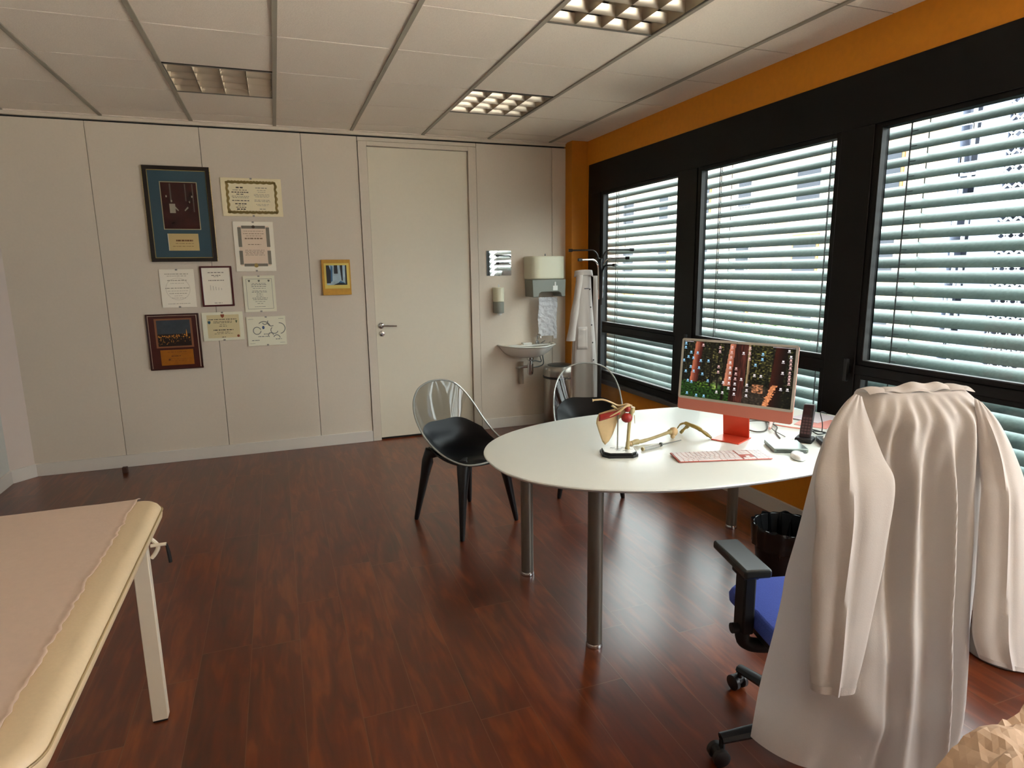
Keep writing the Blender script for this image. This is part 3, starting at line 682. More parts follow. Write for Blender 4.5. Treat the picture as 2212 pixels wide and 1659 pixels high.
def mid_pt(s):
    P = [(0,.262,.438),(0,.20,.437),(0,.12,.428),(0,.03,.420),(0,-.06,.420),(0,-.13,.435),(0,-.175,.475),(0,-.205,.545),(0,-.228,.625),(0,-.25,.71),(0,-.268,.79),(0,-.28,.845)]
    f = s*(len(P)-1); i = min(int(f), len(P)-2); u = f-i
    a, b_, c, d_ = [Vector(P[max(0, min(len(P)-1, q))]) for q in (i-1, i, i+1, i+2)]
    return .5*((2*b_)+(c-a)*u+(2*a-5*b_+4*c-d_)*u*u+(3*b_-a-3*c+d_)*u**3)
def shell(s, w, off=0):   # w in -1..1
    C_, R_ = mid_pt(s), rim_pt(s); aw = abs(w); k = math.sin(PI/2*min(1, aw))
    x = R_.x*(aw**.9)*(1 if w > 0 else -1)
    p = Vector((x, C_.y+(R_.y-C_.y)*aw**2.2, C_.z+(R_.z-C_.z)*aw**2.6))
    if off:
        n = Vector((0, lerp(.0, .95, smoothstep(.45, .75, s)), lerp(1, .3, smoothstep(.45, .75, s)))).normalized(); n = (n+Vector((-w*.5, 0, 0))).normalized()
        p = p+n*off
    return p
def make_chair(lab, loc, rz):
    t = thing('shell_chair', lab, 'chair', (*loc, 0), rz, 'smoked shell chairs at the oval table')
    M().grid(lambda u, v: shell(v, 2*u-1), 30, 44).build('shell', smokem, t, smooth=True)
    pts = [rim_pt(q/44) for q in range(45)]; loop = [Vector((-p.x, p.y, p.z)) for p in pts[::-1]] 
    M().tube(pts + loop[1:], .0055, 8, cap=False).build('rim', mat('polycarbonate_edge',(176,178,172),.12,.35), t, smooth=True)
    def pad(u, v, off):
        w = (2*u-1); aw = abs(w); smax = .70-.20*aw**3.5; s = lerp(.012, smax, v)
        return shell(s, w*lerp(.93, .90, v), off)
    m = M(); NU, NV = 26, 26
    m.grid(lambda u, v: pad(u, v, .004+.014*min(1, 8*min(u, 1-u, v, 1-v))), NU, NV); 
    m.build('seat_pad', seatm, t, smooth=True)
    def under(u, v):
        w = (2*u-1)*.86; s = lerp(.03, .47, v); p = shell(s, w); dn = .012+.030*(1-abs(2*u-1)**2)*(1-(2*v-1)**4)
        return p+Vector((0, -.010*smoothstep(.6,1,v), -dn))
    M().grid(under, 18, 18).build('under_shell', blackp, t, smooth=True, solid=.006)
    for sx, sy, fx, fy in ((-1,1,.215,.222),(1,1,.215,.222),(-1,-1,.215,-.232),(1,-1,.215,-.232)):
        top = Vector((sx*.150, sy*.150+(.02 if sy > 0 else -.01), .425 if sy > 0 else .43)); ft = Vector((sx*fx, fy, 0))
        pts = [top+Vector((-sx*.06, -sy*.05, .003)), top, lerp(top, ft, .12), lerp(top, ft, .35), lerp(top, ft, .96), ft]
        M().tube(pts, [.022,.040,.036,.027,.015,.012], 12).build('leg', blackp, t, smooth=True)
    return t
make_chair('smoked shell chair with black seat at the left end of the white table', (.913, -2.090), math.atan2(-.92, .39)-PI/2)
make_chair('smoked shell chair with black seat between the table and the steel bin', (1.880, -1.845), math.atan2(-.92, -.38)-PI/2)

# ------------------------------------------------------------------ oval table
TX, TY, TZ = 1.655, -3.285, .745
t = thing('oval_table', 'large white oval desk on thick grey tube legs', 'table', (TX, TY, 0))
def oval(k, n=96):
    out = []
    for q in range(n):
        a = 2*PI*q/n; c, s_ = math.cos(a), math.sin(a); e_ = 2/2.25
        out.append((k[0]*math.copysign(abs(c)**e_, c), k[1]*math.copysign(abs(s_)**e_, s_)))
    return out
m = M(); n = 96
rings = [((.93,.560), .722), ((.962,.592), .728), ((.972,.602), .7385), ((.970,.600), .743), ((.964,.594), .745)]
vs = []; 
for k, z in rings: vs += [(x, y, z) for x, y in oval(k, n)]
fs = [(i*n+q, i*n+(q+1)%n, (i+1)*n+(q+1)%n, (i+1)*n+q) for i in range(len(rings)-1) for q in range(n)]
fs += [tuple(range(n))[::-1], tuple(4*n+q for q in range(n))]
m.add(vs, fs); m.build('tabletop', tabletop, t, smooth=True)
for x, y in ((1.0, -2.885), (1.026, -3.556), (2.335, -2.80), (2.31, -3.70)):
    lg = M().tube([(x-TX, y-TY, .012), (x-TX, y-TY, .722)], .031, 24).build('leg', legm, t, smooth=True)
    M().lathe([(.033,0),(.034,.004),(.034,.012),(.031,.02)], 24, (x-TX, y-TY, 0)).build('foot_ring', chrome, lg, smooth=True)
    M().box(x-TX-.05, x-TX+.05, y-TY-.05, y-TY+.05, .712, .7225).build('top_plate', greyp, lg, bev=.002)
M().box(-.62, .62, -.30, -.26, .68, .72).box(-.62, .62, .26, .30, .68, .72).build('underframe', greyp, t)

# ------------------------------------------------------------------ things on the table
TT = .745
# all-in-one computer
salmon = mat('salmon_aluminium', (208,126,108), .38, .1); salmon_d = mat('deep_salmon_aluminium', (222,84,58), .3, .45); bezelm = mat('computer_bezel', (190,184,172), .3)
CY = -1.097
t = thing('desktop_computer', 'salmon pink all-in-one computer showing a forest desktop picture with many icons', 'computer', (1.800, -3.387, TT), CY)
ct = math.cos(.09); st = math.sin(.09); Z0 = .113; PW_, PH_ = .266, .336
def SP(x, y, z): return Vector((x, y*ct+z*st, Z0+z*ct-y*st))     # display frame: x right, y back, z up
def plate(x0, x1, y0, y1, z0, z1, r=0):
    m = M()
    if r:
        pg = []
        for cx, cz, a0 in ((x1-r, z1-r, 0), (x0+r, z1-r, PI/2), (x0+r, z0+r, PI), (x1-r, z0+r, 1.5*PI)):
            for q in range(7): a = a0+PI/2*q/6; pg.append((cx+r*math.cos(a), cz+r*math.sin(a)))
        m.prism(pg, y0, y1, 'y')
    else: m.box(x0, x1, y0, y1, z0, z1)
    m.v = [SP(*v) for v in m.v]; return m
plate(-PW_, PW_, .0, .007, 0, PH_, .012).build('display_body', salmon, t, bev=.001)
plate(-PW_, PW_, -.0012, .001, .052, PH_, .010).build('bezel', bezelm, t)
# forest picture painted per face of a fine grid
def forest(u, v):          # u,v 0..1 from bottom left
    n1 = noise.noise(Vector((u*14, v*10, 0)));  n2 = noise.noise(Vector((u*50, v*46, 3))); n3 = noise.noise(Vector((u*90, v*9, 7)))
    c = Vector((14, 13, 9))+Vector((50, 48, 26))*max(0, n2*1.8)+Vector((60, 58, 34))*max(0, n3)*(1 if v > .35 else .3)
    if .22 < u < .42 and v > .35: c += Vector((80, 72, 40))*max(0, n2+n1*.8+.05)
    if .64 < u < .82 and v > .42: c += Vector((92, 86, 36))*max(0, n2+.3*n1+.22)
    if v < .32 and u < .46:
        c = Vector((34, 62, 20))*(1+n2*1.5) if v < .28+.06*n1 else c
        if v > .18 and .14 < u < .34: c += Vector((120, 110, 30))*max(0, n2+.12)
    if .46 < u < .82 and v < .30: c = Vector((60, 50, 40))*(1+.9*n2)
    if .66 < u < .76 and .20 < v < .34: c = Vector((210, 140, 96))*(.8+.9*n2)
    if .30 < u < .40 and .18 < v < .40: c += Vector((90, 84, 66))*max(0, n1+.3)
    def trunk(c, x0, w, col1, col2, lean=0, v0=0., v1=1.):
        xc = x0+lean*(v-.5)
        if abs(u-xc) < w and v0 < v < v1:
            k = (u-xc)/w; q = noise.noise(Vector((u*120, v*7, x0*9)))
            return Vector(col1).lerp(Vector(col2), smoothstep(-1, 1, k+q*.9))*(1+.5*q)
        return c
    c = trunk(c, .13, .038, (226,128,92), (70,24,20), .05, .28); c = trunk(c, .275, .010, (16,14,10), (34,28,18), 0, .22); c = trunk(c, .345, .008, (14,12,10), (40,30,20), .0, .2)
    c = trunk(c, .40, .014, (18,14,12), (46,34,24)); c = trunk(c, .452, .036, (236,152,118), (160,80,58), .06, .26); c = trunk(c, .535, .058, (48,20,16), (92,44,34), .03)
    c = trunk(c, .615, .010, (226,196,140), (120,96,70), .01, .30); c = trunk(c, .87, .055, (70,26,16), (22,10,8), .05)
    if v < .36:
        xc = .78+.20*v
        if abs(u-xc) < .022+.02*n2: c = Vector((236,148,96))*(.6+.8*abs(n2)+.3)
    return c
scr = bpy.data.meshes.new('screen'); NX, NY = 200, 112
x0, x1, z0, z1 = -.2545, .2545, .0635, .3255
vs = [tuple(SP(lerp(x0, x1, i/NX), -.0018, lerp(z0, z1, j/NY))) for j in range(NY+1) for i in range(NX+1)]
scr.from_pydata(vs, [], [(j*(NX+1)+i, j*(NX+1)+i+1, (j+1)*(NX+1)+i+1, (j+1)*(NX+1)+i) for j in range(NY) for i in range(NX)])
ca = scr.color_attributes.new('picture', 'FLOAT_COLOR', 'POINT'); buf = []
for j in range(NY+1):
    for i in range(NX+1):
        c = forest(i/NX, j/NY); c = lin([max(0, min(255, a*.82)) for a in c]); buf += [c[0], c[1], c[2], 1]
ca.data.foreach_set('color', buf)
so = bpy.data.objects.new('screen', scr); col.objects.link(so); so.parent = t
def emis(name, rgb, k, attr=None):
    m = bpy.data.materials.new(name); m.use_nodes = True; nt = m.node_tree; b = nt.nodes['Principled BSDF']
    b.inputs['Base Color'].default_value = (.01,.01,.01,1); b.inputs['Roughness'].default_value = .15; b.inputs['Specular IOR Level'].default_value = .15; b.inputs['Emission Strength'].default_value = k
    if attr:
        a = nt.nodes.new('ShaderNodeVertexColor'); a.layer_name = attr; nt.links.new(a.outputs[0], b.inputs['Emission Color'])
    else: b.inputs['Emission Color'].default_value = (*lin(rgb), 1)
    return m
scr.materials.append(emis('lit_screen', (0,0,0), .50, 'picture'))
icw = emis('white_icon', (236,226,226), .48); icb = emis('blue_icon', (150,206,240), .48); icp = emis('pink_icon', (232,186,180), .45)
def scrpt(px, py):    # photo-crop style coordinates of the picture plane -> screen u,v
    TLx, TLy, TRx, TRy, BRx, BRy, BLx, BLy = 160,115,1875,210,1780,1170,80,1000
    u, v = .5, .5
    for _ in range(12):
        X = (1-u)*(1-v)*TLx+u*(1-v)*TRx+u*v*BRx+(1-u)*v*BLx; Y = (1-u)*(1-v)*TLy+u*(1-v)*TRy+u*v*BRy+(1-u)*v*BLy
        u += (px-X)/1710; v += (py-Y)/930
    return u, v
def icons(name, L, m_, w=.0085, h=.0072, bar=.013):
    mm = M()
    for px, py in L:
        u, v = scrpt(px, py); x = lerp(x0, x1, u); z = lerp(z1, z0, v)
        mm.box(x-w/2, x+w/2, -.0024, -.0019, z-h/2, z+h/2); mm.box(x-bar/2, x+bar/2, -.0024, -.0019, z-h/2-.0048, z-h/2-.0026)
    mm.v = [SP(*v) for v in mm.v]; mm.build(name, m_, so)
icons('folder_icons', [(190,155),(183,217),(275,295),(383,305),(227,367),(310,385),(151,423),(434,428),(561,430),(264,525),(403,543),(178,597),(312,597),(457,640),(212,748),(273,768),(546,748),(195,950),(352,985),(477,995),(1405,310),(1395,390),(1292,480)], icb)
icons('white_icons', [(1117,300),(910,452),(908,533),(905,615),(895,698),(883,778),(975,788),(875,858),(967,870),(960,950),(795,770),(1275,645),(1370,655),(685,925),(780,932),(1693,422),(1680,597),(1650,850),(1075,712),(1160,800),(1155,885),(1147,968),(1780,255),(1803,345),(1745,855)], icw)
icons('pink_icons', [(1000,545),(993,627),(983,706),(725,520),(716,605),(945,210),(935,290),(925,370),(1218,220),(1210,300),(1205,385),(755,215),(750,280),(1800,400),(1795,460),(1790,520),(1780,590),(1775,650),(1770,700),(1765,760),(480,180)], icp)
mm = M(); rnd = random.Random(12)
for q in range(26):
    x = lerp(x0+.004, x0+.05, q/9) if q < 9 else lerp(.16, x1-.004, (q-9)/16); mm.box(x, x+.0028, -.0024, -.0019, z1-.0045, z1-.002)
mm.v = [SP(*v) for v in mm.v]; mm.build('menu_bar', icw, so)
m = plate(-.0015, .0015, -.0022, -.0012, PH_-.0065, PH_-.0035); m.build('camera_dot', blackp, t)
m = M().box(-.062, .062, .055, .060, .006, .20); 
for v in m.v: v.y += (v.z-.1)*-.12
m.build('stand_neck', salmon_d, t, bev=.002)
M().box(-.065, .065, -.055, .085, .0005, .006).build('stand_foot', salmon_d, t, bev=.002)
# keyboard
t = thing('keyboard', 'salmon pink and white keyboard on the white table', 'keyboard', (1.588, -3.588, TT), math.atan2(-.107, .377))
kw, kd = .197, .0575
m = M().box(-kw, kw, -kd, kd, .001, .007)
for v in m.v:
    if v.y > 0: v.z += .004
m.build('tray', mat('keyboard_salmon',(188,96,82),.4), t, bev=.003)
rows_ = []
ox = -kw+.006
for r_ in range(6):
    n = [14,14,14,13,12,8][r_]; tot = .262; ws = [tot/n]*n
    if r_ == 5: ws = [.018,.018,.018,.022,.098,.022,.033,.033]
    x = ox; y = kd-.012-r_*.0188
    for w_ in ws: rows_.append((x+.0015, x+w_-.0015, y-.0078, y+.0078)); x += w_
x = ox+.268
for r_ in range(6):
    y = kd-.012-r_*.0188
    for q in range(3):
        if r_ == 3 or (r_ == 4 and q != 1): continue
        rows_.append((x+q*.0172+.0008, x+q*.0172+.0164, y-.0083, y+.0083))
x = ox+.268+.0545
for r_ in range(6):
    y = kd-.012-r_*.0188
    for q in range(4): rows_.append((x+q*.0160+.0008, x+q*.0160+.0152, y-.0083, y+.0083))
keym = mat('white_keycap', (238,232,232), .45)
rest = M()
for q, (a, b_, c, d_) in enumerate(rows_):
    zz = .0075+(c+kd)/(2*kd)*.004
    if q < 99: M().box(a, b_, c, d_, zz-.001, zz+.0016).build('key', keym, t)
    else: rest.box(a, b_, c, d_, zz-.001, zz+.0016)
if rest.v: rest.build('number_keys', keym, t)['kind'] = 'stuff'
# mouse
t = thing('computer_mouse', 'white rounded computer mouse in front of the silver drive', 'mouse', (1.872, -3.718, TT), -.6)
m = M().grid(lambda u, v: ((.029*math.cos(2*PI*u))*math.sin(PI/2*v)**.7, .056*math.sin(2*PI*u)*math.sin(PI/2*v)**.7, .004+.020*math.cos(PI/2*v)**.8), 28, 10, True)
m.build('shell', mat('glossy_white',(240,240,240),.15), t, smooth=True)
M().lathe([(.027,0),(.029,.002),(.029,.0045)], 28, (0,0,0), 1, 1.9).build('base', greyp, t)
# optical drive
t = thing('disc_drive', 'flat silver external disc drive behind the mouse', 'disc drive', (1.928, -3.591, TT), math.atan2(-.053, .107))
M().box(-.070, .070, -.073, .073, .003, .019).build('case', mat('drive_silver',(140,152,146),.3,.7), t, bev=.002)
M().box(-.066, .066, -.069, .069, .0, .003).build('rubber_base', blackm, t)
M().box(-.060, .060, -.0742, -.0725, .009, .0115).build('disc_slot', blackm, t)
# cordless phone leaning in its charger
t = thing('cordless_phone', 'black cordless phone standing upright in a charging base right of the computer', 'phone', (2.085, -3.540, TT), -1.0)
M().box(-.036, .036, -.035, .040, 0, .022).build('charging_base', blackm, t, bev=.006)
m = M().box(-.024, .024, -.012, .012, .0, .150)
for v in m.v: v.y += (v.z)*.16; v.x += v.z*.05; v.z += .018
m.build('handset', mat('handset_dark',(38,24,26),.4), t, bev=.006, seg=3)
m = M()
for r_ in range(6):
    for q in range(3): m.box(-.018+q*.013, -.008+q*.013, -.0135, -.011, .02+r_*.013, .029+r_*.013)
for v in m.v: v.y += (v.z)*.16; v.x += v.z*.05; v.z += .018
m.build('keypad', mat('keypad_grey',(92,70,72),.4), t)
m = M().box(-.017, .017, -.0135, -.011, .105, .135)
for v in m.v: v.y += (v.z)*.16; v.x += v.z*.05; v.z += .018
m.build('display', mat('dark_display',(20,22,26),.1), t)
# charging pad with white puck
t = thing('charging_pad', 'low black box with a round white disc on top, at the coat edge', 'device', (2.165, -3.625, TT), -.55)
M().box(-.062, .062, -.062, .062, 0, .022).build('body', blackp, t, bev=.005)
M().lathe([(.045,.022),(.046,.026),(.043,.030),(.02,.033),(0,.034)], 30).build('white_disc', whitep, t, smooth=True)
# cables
def cable(name, lab, pts, r, m_):
    o = M().tube(bez(pts, 8), r, 8).build(name, m_, None, smooth=True); return tag(o, lab, 'cable')
pinkc = mat('pink_cable', (226,150,136), .5); greyc = mat('grey_cable', (84,78,66), .5)
z = TT+.003
cable('power_cable', 'pink braided cable running from behind the computer toward the phone', [(2.06,-3.06,z),(2.20,-3.13,z),(2.17,-3.25,z+.003),(2.20,-3.33,z+.003),(2.25,-3.38,z)], .0036, pinkc)
cable('usb_cable', 'coiled grey cable looping on the table right of the computer stand', [(2.14,-3.10,z),(2.19,-3.17,z),(2.13,-3.26,z),(2.05,-3.33,z),(1.99,-3.33,z+.003),(2.0,-3.25,z+.004),(2.09,-3.17,z+.006),(2.17,-3.20,z+.006),(2.15,-3.30,z+.004),(2.08,-3.37,z),(2.02,-3.46,z)], .0034, greyc)
cable('adapter_cable', 'thin pale cable crossing behind the disc drive', [(2.26,-3.18,z),(2.14,-3.28,z+.007),(2.08,-3.35,z+.008),(2.06,-3.45,z)], .0018, greyc)
tag(M().tube([(2.065,-3.345,TT+.016),(2.15,-3.265,TT+.030)], [.007,.009], 8).build('cable_adapter', mat('pale_pink_plastic',(216,176,166),.4), None, smooth=True), 'pale pink cable adapter lying on the coiled cables', 'adapter')
cable('black_cable', 'tangle of black cable on the table behind the charging box', [(2.14,-3.47,z),(2.20,-3.44,z+.01),(2.25,-3.50,z+.012),(2.17,-3.53,z+.02),(2.21,-3.45,z+.02),(2.28,-3.47,z),(2.26,-3.55,z+.01),(2.30,-3.58,z)], .0028, blackm)
cable('antenna_cable', 'thin black cable standing up in a bend beside the pink papers', [(2.27,-3.46,z),(2.28,-3.45,z+.04),(2.285,-3.43,z+.085),(2.30,-3.43,z+.09),(2.32,-3.435,z+.08)], .0022, blackm)
# papers and small adapter near the window
for i, (x, y, rz, m_, lab) in enumerate(((2.40,-3.30,.5,mat('pink_paper',(236,160,150),.6),'pink folded paper lying flat at the window end of the table'), (2.47,-3.22,.25,mat('pale_lilac_paper',(226,218,228),.6),'pale printed paper lying on the pink paper near the window'))):
    o = M().box(-.10, .10, -.075, .075, .0, .002).build('paper', m_, None); o.location = (x, y, TT+.0005+i*.0024); o.rotation_euler.z = rz; tag(o, lab, 'paper')
t = thing('plug_adapter', 'small black plug adapter standing behind the pink papers', 'adapter', (2.49, -3.395, TT+.005), .2)
M().box(-.022, .022, -.016, .016, 0, .055).build('body', mat('navy_black_plastic',(22,26,36),.35), t, bev=.003)
M().tube([(0,0,.055),(0,0,.078)], .004, 8).build('pin', steel, t, smooth=True)

# shoulder joint model
bonem = mat('model_bone', (206,178,132), .45, nscale=40, namt=.06, bump=.2); bone2m = mat('model_bone_olive', (176,160,112), .4, nscale=40, namt=.08); muscle = mat('model_muscle', (150,34,26), .45, nscale=60, namt=.12)
AX, AY = 1.225, -3.385
t = thing('shoulder_model', 'anatomical shoulder joint model with red muscles on an octagonal black stand', 'anatomical model', (AX, AY, TT), -.35)
def octo(w, d, c): return [(-w+c,-d),(w-c,-d),(w,-d+c),(w,d-c),(w-c,d),(-w+c,d),(-w,d-c),(-w,-d+c)]
M().prism(octo(.076,.062,.025), 0, .012).prism(octo(.069,.055,.023), .012, .020).build('stand_base', blackp, t, bev=.0015)
pl = M().prism(octo(.066,.052,.022), .020, .0215).build('label_plate', mat('label_white',(236,238,234),.4), t)
m = M(); rnd = random.Random(3)
for q in range(9):
    x, y = rnd.uniform(-.035,.04), rnd.uniform(-.03,.03); m.tube([(x,y,.0218),(x+.008,y+.004,.0218),(x+.012,y-.002,.0218),(x+.02,y+.003,.0218)], .0007, 4)
m.build('plate_drawing', mat('plate_ink',(120,132,128),.6), pl)
M().tube([(-.006,0,.02),(-.006,0,.185)], .0032, 10).build('rod', steel, t, smooth=True)
# scapula: thin curved triangular plate
out = [(-.095,.155),(-.085,.178),(-.055,.186),(-.02,.195),(.012,.205),(.03,.19),(.022,.170),(-.004,.150),(-.014,.12),(-.026,.085),(-.042,.055),(-.058,.040),(-.070,.055),(-.086,.10),(-.097,.135)]
def scap(u, v):
    k = u*len(out); i = int(k) % len(out); f_ = k-int(k); a = Vector(out[i]).lerp(Vector(out[(i+1) % len(out)]), f_); c = Vector((-.045,.135)); p_ = c.lerp(a, v)
    return (p_.x, -.004+.012*math.sin((p_.x+.1)*22)+.006*v**3, p_.y)
m = M().grid(scap, 45, 8, True); m.build('scapula', bonem, t, smooth=True, solid=.006)
M().tube(bez([(-.090,-.008,.150),(-.05,-.018,.168),(-.01,-.024,.190),(.022,-.020,.212),(.042,-.010,.214)], 5), [.003]*6+[.005]*6+[.007]*9, 8, flat=.7).build('scapular_spine', bonem, t, smooth=True)
M().grid(lambda u, v: (lerp(-.088, .0, u), -.014-.008*math.sin(PI*v)*math.sin(PI*min(1, u+.15)), lerp(lerp(.150,.178,u), lerp(.176,.197,u), v)), 14, 6).build('upper_muscle', muscle, t, smooth=True, solid=.006)
M().blob((.030,-.006,.160), (.024,.018,.021), 14, 8).build('shoulder_muscle', muscle, t, smooth=True)
M().blob((.032,-.004,.200), (.015,.014,.016), 12, 8).build('capsule_muscle', muscle, t, smooth=True)
M().tube(bez([(-.115,-.01,.238),(-.10,-.012,.240),(-.07,-.012,.240),(-.035,-.006,.226),(-.005,.0,.212),(.03,-.008,.218),(.048,-.012,.210)], 5), [.008,.0075]+[.005]*22+[.006]*5+[.008]*2, 10, flat=.75).build('clavicle', bonem, t, smooth=True)
M().tube(bez([(-.012,.0,.196),(-.022,-.004,.206),(-.034,-.008,.214)], 4), .005, 8).build('coracoid', bone2m, t, smooth=True)
m = M().tube(bez([(.052,.0,.205),(.05,0,.185),(.044,.0,.15),(.040,.002,.09),(.038,.004,.04),(.036,.004,.022)], 5), [.013]*3+[.014]*3+[.010]*5+[.0075]*8+[.009]*4+[.011]*3, 12)
m.build('humerus', bone2m, t, smooth=True)
M().tube([(.062,-.004,.17),(.064,-.006,.135)], [.002,.001], 6).build('tendon', bone2m, t, smooth=True)
# loose bone
t = thing('bone_model', 'long model bone with a round knob lying beside the shoulder model', 'bone model', (1.345, -3.300, TT), math.atan2(.05, .25))
M().tube(bez([(-.01,0,.013),(.02,0,.016),(.05,.0,.013),(.12,.0,.018),(.19,0,.026),(.222,0,.030),(.25,0,.032)], 5), [.011]*4+[.013]*4+[.009]*5+[.0075]*8+[.008]*4+[.012]*3+[.017]*3, 12).build('shaft', bone2m, t, smooth=True)
M().blob((.248,-.002,.028), (.022,.020,.022), 14, 9).build('knob', bonem, t, smooth=True)
M().blob((.235,-.012,.010), (.012,.010,.010), 10, 7).build('lower_knob', bonem, t, smooth=True)
M().blob((-.008,.004,.012), (.020,.013,.012), 12, 8).build('joint_end', bonem, t, smooth=True)
# syringe shaped instrument
t = thing('syringe', 'clear slim syringe lying in front of the long model bone', 'syringe', (1.345, -3.382, TT+.008), math.atan2(.055, .235))
M().tube([(0,0,0),(.095,0,0)], .0075, 12).build('barrel', mat('clear_barrel',(190,188,180),.15, 0, Transmission_Weight=.5), t, smooth=True)
M().tube([(-.004,0,0),(.004,0,0)], .0082, 12).build('end_cap', bone2m, t, smooth=True)
M().tube([(.108,0,.002),(.114,0,.002)], .0095, 10).build('flange', greyp, t, smooth=True)
M().tube([(.09,0,0),(.24,0,0)], [.003,.0025], 8).build('plunger', greyp, t, smooth=True)
# small pelvis-like bone
t = thing('bone_model', 'small curved yellow brown model bone arching on the table left of the computer stand', 'bone model', (1.690, -3.262, TT), math.atan2(-.17, .075))
yb = mat('model_bone_yellow', (156,134,66), .3, nscale=50, namt=.15)
M().tube(bez([(-.082,0,.022),(-.066,0,.044),(-.040,0,.054),(-.01,0,.050),(.03,0,.040),(.07,0,.018),(.095,0,.006)], 5), [.004]*5+[.006]*5+[.011]*6+[.012]*6+[.008]*5+[.005]*4, 10, flat=.8).build('arch', yb, t, smooth=True)
M().tube(bez([(-.025,0,.044),(-.040,-.004,.030),(-.050,-.006,.018),(-.060,-.004,.006)], 5), [.009]*4+[.006]*6+[.008]*6, 10).build('short_branch', yb, t, smooth=True)
M().tube(bez([(.0,.01,.04),(.03,.02,.030),(.06,.022,.018),(.09,.006,.007)], 5), .0055, 8).build('side_branch', yb, t, smooth=True)

# ------------------------------------------------------------------ office chair
bluem = mat('blue_seat_fabric', (54,74,158), .85, nscale=260, namt=.12, bump=.5)
CH = math.atan2(.97, .24)-PI/2
t = thing('office_chair', 'black office chair with blue seat, draped with a white coat', 'chair', (1.425, -4.315, 0), CH)
m = M(); W2, D2 = .235, .225
def cush(z, k): return [(x*k, y*k) for x, y in [(-W2,-D2+.05),(-W2+.05,-D2),(W2-.05,-D2),(W2,-D2+.05),(W2,D2-.05),(W2-.06,D2),(-W2+.06,D2),(-W2,D2-.05)]]
rg = [(.90,.425),(1.0,.435),(1.01,.465),(.97,.488),(.80,.492)]
vs = []; n = 8
for k, z in rg: vs += [(x, y, z) for x, y in cush(z, k)]
fs = [(i*n+q, i*n+(q+1)%n, (i+1)*n+(q+1)%n, (i+1)*n+q) for i in range(len(rg)-1) for q in range(n)]+[tuple(range(n))[::-1], tuple(4*n+q for q in range(n))]
M().add(vs, fs).build('seat', bluem, t, bev=.010, seg=3)
M().prism(cush(0, .93), .400, .427).build('seat_pan', blackp, t, bev=.004)
M().box(-.08, .08, -.12, .10, .33, .40).box(-.14, -.08, -.03, .01, .36, .385).build('tilt_mechanism', blackm, t, bev=.008)
M().lathe([(.028,.09),(.028,.24),(.022,.24),(.022,.34)], 20).build('gas_lift', blackp, t, smooth=True)
M().lathe([(.05,.07),(.052,.12),(.034,.145),(.03,.15)], 24).build('base_hub', blackp, t, smooth=True)
B0 = math.atan2(.075, -.35)-CH
for q in range(5):
    a = B0+q*2*PI/5; c, s_ = math.cos(a), math.sin(a); R_ = Matrix.Rotation(a, 3, 'Z')
    lg = M().tube([(c*.03, s_*.03, .105), (c*.18, s_*.18, .098), (c*.33, s_*.33, .082)], [.030,.024,.019], 8, flat=.8).build('base_leg', blackp, t, smooth=True)
    M().tube([(c*.325, s_*.325, .085), (c*.325, s_*.325, .05)], .010, 8).build('caster_stem', blackp, lg, smooth=True)
    pz = Vector((c*.335, s_*.335, .029)); tn = Vector((-s_, c, 0))
    for sgn in (-1, 1):
        M().tube([pz+tn*sgn*.010, pz+tn*sgn*.013, pz+tn*sgn*.026, pz+tn*sgn*.029], [.024,.0275,.0275,.022], 18).build('caster_wheel', mat('caster_rubber',(34,30,30),.4), lg, smooth=True)
    M().tube([pz+tn*-.012+Vector((0,0,.008)), pz+tn*.012+Vector((0,0,.008))], .02, 12).build('caster_hood', blackp, lg, smooth=True)
# armrests
for sgn in (-1, 1):
    ar = M().box(sgn*.262-.042, sgn*.262+.042, -.055, .165, .632, .660).build('armrest_pad', mat('armrest_grey_black',(44,48,48),.32), t, bev=.008, seg=3)
    M().box(sgn*.255-.026, sgn*.255+.026, .0, .075, .60, .634).build('pad_bracket', blackm, ar, bev=.004)
    M().box(sgn*.255-.019, sgn*.255+.019, -.0, .062, .42, .61).build('arm_post', blackm, ar, bev=.006)
    m = M().tube(bez([(sgn*.255,.03,.44),(sgn*.255,.03,.39),(sgn*.21,.03,.365),(sgn*.10,.02,.365)], 5), .022, 10)
    m.build('arm_bracket', blackm, ar, smooth=True)
    M().tube([(sgn*.27,.03,.43),(sgn*.295,.03,.43)], .016, 12).build('height_knob', blackm, ar, smooth=True)
# backrest
def back(u, v):
    z = lerp(.56, 1.205, v); w = lerp(.19, .115, v**1.6)*(1-.25*(1-v)**6)
    return ((2*u-1)*w, -.215-.045*v+.03*(1-(2*u-1)**2)*-1+.02*math.sin(v*PI), z)
M().grid(back, 12, 18).build('backrest', blackm, t, smooth=True, solid=.035)
M().tube(bez([(0,-.08,.36),(0,-.24,.37),(0,-.305,.46),(0,-.315,.70)], 6), .020, 10, flat=.6).build('back_spine', blackp, t, smooth=True)

